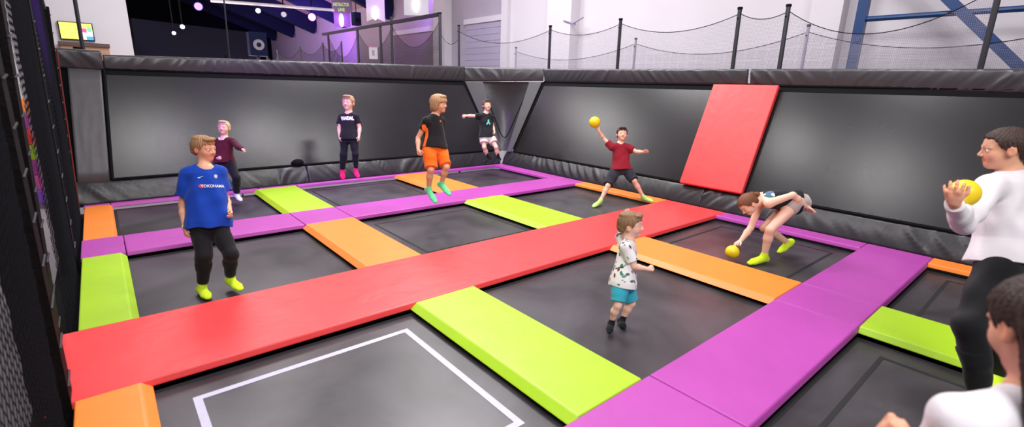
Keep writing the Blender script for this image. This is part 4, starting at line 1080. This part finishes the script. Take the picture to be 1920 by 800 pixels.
def text_flat(body, size, pos, right, up, bold=.0, squeeze=1.0):
    cu = bpy.data.curves.new('t', 'FONT'); cu.body = body; cu.size = size; cu.align_x = 'CENTER'; cu.align_y = 'CENTER'; cu.offset = bold
    o = bpy.data.objects.new('t', cu); C.objects.link(o); bpy.context.view_layer.update()
    me = bpy.data.meshes.new_from_object(o.evaluated_get(bpy.context.evaluated_depsgraph_get())); bpy.data.objects.remove(o); bpy.data.curves.remove(cu)
    r = Vector(right).normalized(); u = Vector(up).normalized(); n = r.cross(u)
    me.transform(Matrix(((r.x*squeeze, u.x, n.x, pos[0]), (r.y*squeeze, u.y, n.y, pos[1]), (r.z*squeeze, u.z, n.z, pos[2]), (0, 0, 0, 1)))); return me
def cdir(a, b, c): return RT*a+UP*b-FW*c         # right, up, towards the camera
def joints(d0, **k): return {n: at(u, v, d0+dd) for n, (u, v, dd) in k.items()}
# ------------------------------------------------------------------ the children
FAIR = srgb(236, 188, 165); TAN = srgb(222, 165, 135)
def shade(c, w): return lambda V, o, s: np.tile(np.array(c), (len(V), 1))
def flatcol(c): return np.array(c)
NAVYT = (.006, .007, .012); BLK = (.007, .007, .009)
LIMES = (.62, .85, .02)
# 1 boy in the blue football shirt
d0 = 4.22
J = joints(d0, head=(383, 282, 0), neck=(386, 317, .0), Rs=(354, 331, -.06), Re=(343, 386, -.03), Rw=(348, 432, -.08), Rt=(351, 461, -.12),
           Ls=(411, 328, .08), Le=(423, 374, .13), Lw=(431, 399, .04), Lt=(441, 416, -.03),
           Rh=(376, 419, -.03), Rk=(383, 484, -.10), Ra=(379, 543, .0), Ro=(390, 560, -.10), Lh=(405, 417, .05), Lk=(433, 481, -.02), La=(433, 527, .10), Lo=(450, 544, .0))
def bluecol(V, o, s):
    c = np.tile(np.array((.004, .045, .36)), (len(V), 1)); h = (V-o['P'])@o['A'].T/s
    nk = (np.linalg.norm((V-o['N'])-((V-o['N'])@o['A'][2])[:, None]*o['A'][2], axis=1) < .070*s) & (h[:, 2] > o['L']/s-.035); c[nk] = (.004, .03, .25)
    return c
B = person('blue', 'boy in a bright blue football shirt and black joggers standing on the left bed', J, 1.0, d0, cdir(.95, -.14, .16), skin=TAN, hair='short', haircol=srgb(150, 112, 78),
           top=dict(col=bluecol, sleeve=.72, ease=.018, hem=-.055, wide=1.12, amp=.006), bottom=dict(col=flatcol(BLK), len=1.80, ease=.012, name='joggers'), sock=dict(col=flatcol(LIMES)),
           hand=dict(Rc=.5, Lc=.7), headh=.208)
A = B['A']; rt = A[0]; upv = A[2]; nd = -A[1]
o0 = B['P']+A[2]*B['L']*.64+A[1]*.2
decal(B['root'], 'blue', text_flat('YOKOHAMA', .034, o0+rt*.035, rt, upv, .0008, .92), None, nd, WHITE, 'chest_lettering')
decal(B['root'], 'blue', patch([o0-rt*.052+rt*.022*math.cos(a)*.9+upv*.016*math.sin(a) for a in np.linspace(0, 2*PI, 12)[:-1]], 1), None, nd, mat('crimson_print', (.55, .01, .08), .6), 'chest_mark')
o1 = o0+upv*.075
decal(B['root'], 'blue', patch([o1-rt*.075, o1-rt*.065-upv*.008, o1-rt*.03+upv*.012, o1-rt*.066+upv*.0], 2), None, nd, WHITE, 'small_tick_print')
decal(B['root'], 'blue', patch([o1+rt*.062+rt*.014*math.cos(a)+upv*(.018*math.sin(a)+.012) for a in np.linspace(0, 2*PI, 12)[:-1]], 1), None, nd, LINE, 'crest')
# wristband
bm = bmesh.new(); w_ = B['J']['Rw']; e_ = B['J']['Re']; ax = nrmz(w_-e_); tube(bm, [w_-ax*.028, w_-ax*.006], .0245, 16); put('wristband', bm, WHITE, B['root'], True)

# 2 boy in the burgundy jumper
d0 = 7.3
J = joints(d0, head=(420, 240, 0), neck=(420, 259, .02), Rs=(406, 267, 0), Re=(400, 286, .02), Rw=(408, 297, -.10), Rt=(418, 302, -.16), Ls=(436, 265, .0), Le=(447, 275, -.08), Lw=(456, 281, -.18), Lt=(464, 284, -.24),
           Rh=(413, 304, 0), Rk=(417, 337, -.06), Ra=(415, 368, .04), Ro=(418, 379, -.08), Lh=(429, 303, 0), Lk=(443, 334, -.10), La=(444, 365, .02), Lo=(451, 375, -.10))
def jumper(V, o, s):
    c = np.tile(np.array((.075, .006, .016)), (len(V), 1)); q = V-o['N']; q = q-(q@o['A'][2])[:, None]*o['A'][2]; z = (V-o['N'])@o['A'][2]
    c[(np.linalg.norm(q, axis=1) < .088*s) & (z > -.045*s)] = (.75, .73, .78); return c
person('jumper', 'boy in a burgundy jumper with white collar jumping at the back left', J, .90, d0, cdir(.15, -.05, 1), skin=FAIR, hair='short', haircol=srgb(190, 165, 130),
       top=dict(col=jumper, name='jumper', sleeve=1.86, ease=.014, hem=-.03), bottom=dict(col=flatcol(BLK), len=1.85, ease=.014), sock=dict(col=flatcol((.72, .70, .74))), hand=dict(Rc=.9, Lc=.9), headh=.205, vox=.005)

# 3 boy in the black tee with white chest print
d0 = 8.05
J = joints(d0, head=(653, 193, 0), neck=(654, 212, .02), Rs=(640, 220, 0), Re=(636, 240, .0), Rw=(637, 257, -.06), Rt=(638, 269, -.10), Ls=(669, 220, 0), Le=(674, 239, .02), Lw=(673, 256, -.05), Lt=(673, 268, -.09),
           Rh=(646, 259, 0), Rk=(644, 291, -.06), Ra=(642, 321, .02), Ro=(643, 334, -.05), Lh=(663, 259, 0), Lk=(667, 290, -.06), La=(667, 319, .02), Lo=(671, 331, -.05))
B = person('tee', 'boy in black tee with white chest print and pink socks at the back wall', J, .96, d0, cdir(-.10, -.12, 1), skin=FAIR, hair='short', haircol=srgb(165, 130, 100),
       top=dict(col=flatcol((.010, .010, .014)), sleeve=.62, ease=.014, hem=-.04, wide=1.05), bottom=dict(col=flatcol(NAVYT), len=1.86, ease=.008, name='joggers'), sock=dict(col=flatcol((.85, .01, .16)), h=.05), hand=dict(Rc=.4, Lc=.4), headh=.24, vox=.005)
A = B['A']; rt = A[0]; upv = A[2]; nd = -A[1]; o0 = B['P']+A[2]*B['L']*.74+A[1]*.2
decal(B['root'], 'tee', text_flat('VANDAL', .078, o0, rt, upv, .007, .66), None, nd, WHITE, 'chest_lettering')

# 4 boy in orange shorts, in mid jump
d0 = 6.35
J = joints(d0, head=(823, 195, 0), neck=(815, 216, .02), Rs=(799, 229, -.10), Re=(784, 259, -.06), Rw=(784, 281, -.14), Rt=(788, 297, -.20), Ls=(827, 227, .12), Le=(824, 256, .20), Lw=(832, 270, .10), Lt=(840, 279, .05),
           Rh=(805, 277, -.06), Rk=(808, 318, -.14), Ra=(804, 354, .0), Ro=(816, 377, -.06), Lh=(823, 277, .07), Lk=(837, 313, -.02), La=(828, 344, .12), Lo=(842, 363, .06))
def blacktee(V, o, s):
    c = np.tile(np.array((.007, .006, .008)), (len(V), 1)); h = (V-o['P'])@o['A'].T/s
    side = (h[:, 0] < -.075) & (np.abs(h[:, 1]-.012) < .022) & (h[:, 2] < .27); c[side] = (.80, .13, .012)
    return c
MINT = (.16, .78, .36)
def mint(V, o, s, a):
    c = np.tile(np.array(MINT), (len(V), 1)); an, to, kn = o['J'][a+'a'], o['J'][a+'o'], o['J'][a+'k']; sh = nrmz(an-kn); d = nrmz(to-an); fl = nrmz(sh-d*(sh@d))
    z = (V-an)@fl; c[z > .030*s] = (.70, .74, .70); return c
B = person('orange', 'fair-haired boy in a black top and orange shorts caught in mid jump', J, 1.0, d0, cdir(.93, -.08, .35), skin=TAN, hair='mop', haircol=srgb(170, 130, 95),
       top=dict(col=blacktee, sleeve=.45, ease=.014, hem=-.01, wide=1.05), bottom=dict(col=flatcol((.90, .15, .010)), len=.92, ease=.02, name='shorts', flare=1.6), sock=dict(col=mint), hand=dict(Rc=.6, Lc=.6), headh=.225, vox=.0048)
A = B['A']; rt = A[0]; upv = A[2]; nd = -A[1]; o0 = B['P']+A[2]*B['L']*.80+A[1]*.2
decal(B['root'], 'orange', patch([o0+rt*.02+rt*.016*math.cos(a)+upv*.016*math.sin(a) for a in np.linspace(0, 2*PI, 10)[:-1]], 1), None, nd, mat('orange_print', (.75, .10, .03), .6), 'chest_badge')

# 5 boy by the far corner
d0 = 10.0
J = joints(d0, head=(913, 198, 0), neck=(911, 212, .02), Rs=(900, 218, -.04), Re=(884, 217, -.06), Rw=(874, 217, -.10), Rt=(864, 217, -.12), Ls=(920, 219, .04), Le=(924, 236, .08), Lw=(927, 249, .0), Lt=(925, 257, -.08),
           Rh=(907, 256, -.02), Rk=(908, 276, -.10), Ra=(916, 296, .06), Ro=(908, 303, -.06), Lh=(919, 256, .03), Lk=(930, 276, -.08), La=(935, 297, .02), Lo=(931, 305, -.10))
B = person('corner', 'boy in a black tee with a turquoise print by the far corner, arm out', J, 1.0, d0, cdir(.35, .0, .8), skin=FAIR, hair='short', haircol=srgb(85, 65, 58),
       top=dict(col=flatcol((.010, .010, .013)), sleeve=.5, ease=.014, hem=-.03), bottom=dict(col=flatcol((.62, .56, .50)), len=.62, ease=.02, name='shorts'), sock=dict(col=flatcol(BLK), h=.15), hand=dict(Rc=.5, Lc=.5), headh=.22, vox=.0052)
A = B['A']; rt = A[0]; upv = A[2]; nd = -A[1]; o0 = B['P']+A[2]*B['L']*.55+A[1]*.2
decal(B['root'], 'corner', patch([o0+rt*x*.8+upv*y for x, y in ((.0, .06), (.04, .07), (.035, .02), (.07, -.02), (.05, -.05), (.02, -.01), (-.03, -.05), (-.05, -.03), (-.005, .015))], 2), None, nd, mat('turquoise_print', (.08, .60, .52), .6), 'chest_print')

# 6 boy throwing the yellow ball
fa, fb = onz(1116, 388, ZB+.035), onz(1214, 376, .035)
d0 = 8.0
J = joints(d0, head=(1166, 253, 0), neck=(1163, 270, .02), Rs=(1147, 277, 0), Re=(1132, 261, .06), Rw=(1123, 247, .0), Rt=(1119, 237, -.03), Ls=(1178, 278, -.03), Le=(1194, 286, -.10), Lw=(1206, 286, -.18), Lt=(1217, 284, -.24),
           Rh=(1155, 319, .02), Rk=(1140, 349, -.12), Ra=(1126, 377, -.12), Ro=(1113, 388, -.26), Lh=(1174, 319, 0), Lk=(1189, 340, -.12), La=(1206, 370, -.06), Lo=(1222, 378, -.14))
person('thrower', 'boy in a maroon tee and dark shorts, arm raised throwing the yellow ball', J, .95, d0, cdir(-.05, -.02, 1), skin=FAIR, hair='short', haircol=srgb(62, 46, 42),
       top=dict(col=flatcol((.24, .008, .022)), sleeve=.55, ease=.016, hem=-.01, wide=1.08), bottom=dict(col=flatcol((.022, .022, .034)), len=.95, ease=.022, name='shorts', flare=1.6), sock=dict(col=flatcol((.50, .74, .22))),
       hand=dict(Rn=cdir(-.3, .9, .1), Rc=.35, Rs=.5, Ln=cdir(0, -.6, .8), Lc=.2, Ls=.25), headh=.225, vox=.0048)
def ball(label, c, r):
    bm = sphere_bm((0, 0, 0), r, 40); o = put('soft_ball', bm, YEL, smooth=True); o.location = tuple(c); return tag(o, label, 'ball')
ball('yellow ball in the raised hand of the throwing boy', at(1115, 229, 7.98), .092)

# 7 small boy
d0 = 3.80
J = joints(d0, head=(1182, 427, 0), neck=(1179, 456, .01), Rs=(1173, 470, -.09), Re=(1188, 504, -.10), Rw=(1214, 509, -.12), Rt=(1236, 507, -.13), Ls=(1171, 465, .08), Le=(1163, 438, .15), Lw=(1170, 409, .13), Lt=(1181, 387, .12),
           Rh=(1164, 534, -.05), Rk=(1158, 577, -.09), Ra=(1146, 610, -.02), Ro=(1142, 626, -.09), Lh=(1172, 534, .05), Lk=(1184, 573, .06), La=(1166, 604, .10), Lo=(1169, 617, .03))
def leafy(V, o, s):
    c = np.tile(np.array((.74, .72, .72)), (len(V), 1)); h = (V-o['P'])@o['A'].T
    n = 190; r = np.random.default_rng(4); P = h[r.integers(0, len(h), n)]; K = r.integers(0, 6, n); ax = r.normal(size=(n, 3))
    pal = [(.03, .03, .035), (.04, .22, .10), (.10, .10, .11), (.18, .05, .05), (.30, .30, .32), (.05, .16, .12)]
    for p, k, a in zip(P, K, ax):
        d = h-p; a = a/np.linalg.norm(a); al = d@a; e = np.sqrt(np.maximum((d**2).sum(1)-al**2, 0))
        m = (al/.020)**2+(e/(.007 if k in (0, 2, 4) else .011))**2 < 1; c[m] = pal[k]
    return c
person('small', 'small boy in a leaf-print tee and teal shorts, one arm raised', J, .70, d0, cdir(.93, -.06, .30), skin=FAIR, hair='short', haircol=srgb(132, 100, 72),
       top=dict(col=leafy, sleeve=.75, ease=.020, hem=-.05, wide=1.1, neck=.07), bottom=dict(col=flatcol((.035, .36, .47)), len=.86, ease=.022, name='shorts', flare=1.5), sock=dict(col=flatcol(BLK), h=.06),
       hand=dict(Rc=.8, Lc=.3, Ls=.5, Ln=cdir(.6, 0, .7), Rn=cdir(0, -.3, -.9)), headh=.198, vox=.0036)

# 8 girl bending for the ball
d0 = 5.42
J = joints(d0, head=(1402, 386, .0), neck=(1426, 374, .02), Ls=(1441, 385, -.12), Le=(1486, 369, -.16), Lw=(1512, 391, -.12), Lt=(1530, 407, -.10), Rs=(1425, 384, .14), Re=(1407, 430, .12), Rw=(1388, 455, .02), Rt=(1371, 463, -.02),
           Lh=(1492, 383, -.06), Lk=(1443, 434, -.14), La=(1432, 484, -.02), Lo=(1406, 496, -.08), Rh=(1489, 381, .10), Rk=(1432, 430, .10), Ra=(1478, 459, .30), Ro=(1462, 474, .22))
def tank(V, o, s):
    c = np.tile(np.array((.010, .010, .014)), (len(V), 1)); h = (V-o['P'])@o['A'].T/s
    m = (h[:, 2] > .80*o['L']/s) & (h[:, 0] > .05); c[m] = (.10, .17, .26); m2 = m & (np.sin(h[:, 2]*90)+np.sin(h[:, 1]*110) > .7); c[m2] = (.6, .65, .72); return c
person('bend', 'girl in a black tank top bending to pick up a yellow ball', J, 1.10, d0, cdir(-.62, -.78, .02), up=cdir(-.75, .60, .15), skin=FAIR, hair='tied', haircol=srgb(118, 72, 48),
       top=dict(col=tank, tank=True, ease=.010, hem=-.0, name='tank_top', scoop=False), bottom=dict(col=flatcol((.46, .38, .36)), len=.28, ease=.010, name='shorts', flare=1.4), sock=dict(col=flatcol(LIMES)),
       hand=dict(Rn=cdir(.2, -1, .1), Rc=.35, Rs=.5, Lc=.15, Ls=.4, Ln=cdir(-.3, -.8, .2)), headh=.225, vox=.0042)
ball('yellow ball on the bed under the hand of the bending girl', at(1373, 472, 5.42), .075)

# 9 girl in the white long-sleeved top, holding a ball
d0 = 2.85
J = joints(d0, head=(1884, 279, 0), neck=(1897, 325, .03), Ls=(1858, 352, -.04), Le=(1806, 418, -.16), Lw=(1789, 380, -.33), Lt=(1786, 351, -.36), Rs=(1930, 350, .10), Re=(1905, 430, .26), Rw=(1835, 395, .18), Rt=(1812, 372, .14),
           Lh=(1868, 506, -.04), Lk=(1817, 612, -.16), La=(1842, 768, -.08), Lo=(1815, 800, -.18), Rh=(1893, 506, .08), Rk=(1862, 612, .06), Ra=(1876, 702, .22), Ro=(1850, 722, .14))
person('white', 'girl in a white long-sleeved top and black leggings holding a yellow ball', J, 1.22, d0, cdir(-.85, .0, -.50), skin=TAN, hair='tied', haircol=srgb(58, 40, 34),
       top=dict(col=flatcol((.74, .70, .73)), sleeve=1.92, ease=.012, hem=.035, amp=.006, wide=1.02), bottom=dict(col=flatcol((.006, .006, .008)), len=1.9, ease=.012, name='leggings'), sock=dict(col=flatcol(LIMES), h=.03),
       hand=dict(Ln=cdir(.75, .1, -.5), Lc=.35, Ls=.4, Rn=cdir(-.5, .2, .5), Rc=.4), headh=.235, vox=.0042)
ball('yellow ball held before the chest of the girl in white', at(1807, 362, 2.66), .075)

# 10 girl nearest the camera, seen from behind the cheek
d0 = 1.10
J = joints(d0, head=(1962, 622, 0), neck=(1950, 740, .03), Ls=(1795, 800, .0), Le=(1735, 930, .10), Lw=(1652, 822, .05), Lt=(1688, 768, .02), Rs=(2010, 800, .02), Re=(2050, 960, .0), Rw=(2030, 1080, .1), Rt=(2010, 1170, .12))
fwd = nrmz(np.array([-.72, .15, 0.0])-0); side = np.array([fwd[1]*-1, fwd[0], 0.0]); Nk = J['neck']
for a, sg in (('L', 1), ('R', -1)):
    hp_ = Nk+np.array([0, 0, -.43])+side*sg*.085+fwd*.02
    J[a+'h'] = hp_; J[a+'k'] = np.array([*(hp_+fwd*.05)[:2], .30]); J[a+'a'] = np.array([*(hp_-fwd*.0+side*sg*.02)[:2], -.02]); J[a+'o'] = np.array([*(hp_+fwd*.15+side*sg*.05)[:2], ZB+.025])
B = person('near', 'dark-haired girl in a white top nearest the camera at the bottom right', J, .97, d0, cdir(.10, -.04, -1), skin=TAN, hair='long', haircol=srgb(52, 36, 30),
       top=dict(col=flatcol((.76, .72, .76)), sleeve=.5, ease=.016, hem=-.05, amp=.004), bottom=dict(col=flatcol(BLK), len=1.9, ease=.010, name='leggings'), sock=dict(col=flatcol(LIMES)),
       hand=dict(Ln=cdir(.6, -.8, .2), Lc=1.2, Rc=.5), headh=.235, vox=.004)
HT = mat('dark_hair_tie', (.03, .015, .015), .7)
w_ = B['J']['Lw']; ax = nrmz(w_-B['J']['Le'])
for k in (-.004, -.020):
    bm = bmesh.new(); c0 = Vector(tuple(w_+ax*k)); av = Vector(tuple(ax)); a_ = av.orthogonal().normalized(); b_ = av.cross(a_)
    pts = [c0+a_*(.0245*math.cos(t))+b_*(.0245*math.sin(t)) for t in np.linspace(0, 2*PI, 25)]; tube(bm, pts, .0035, 6, cap=False); put('hair_tie', bm, HT, B['root'], True)
for o, dz in SETTLE: o.location.z += dz          # rest the soles on the bed
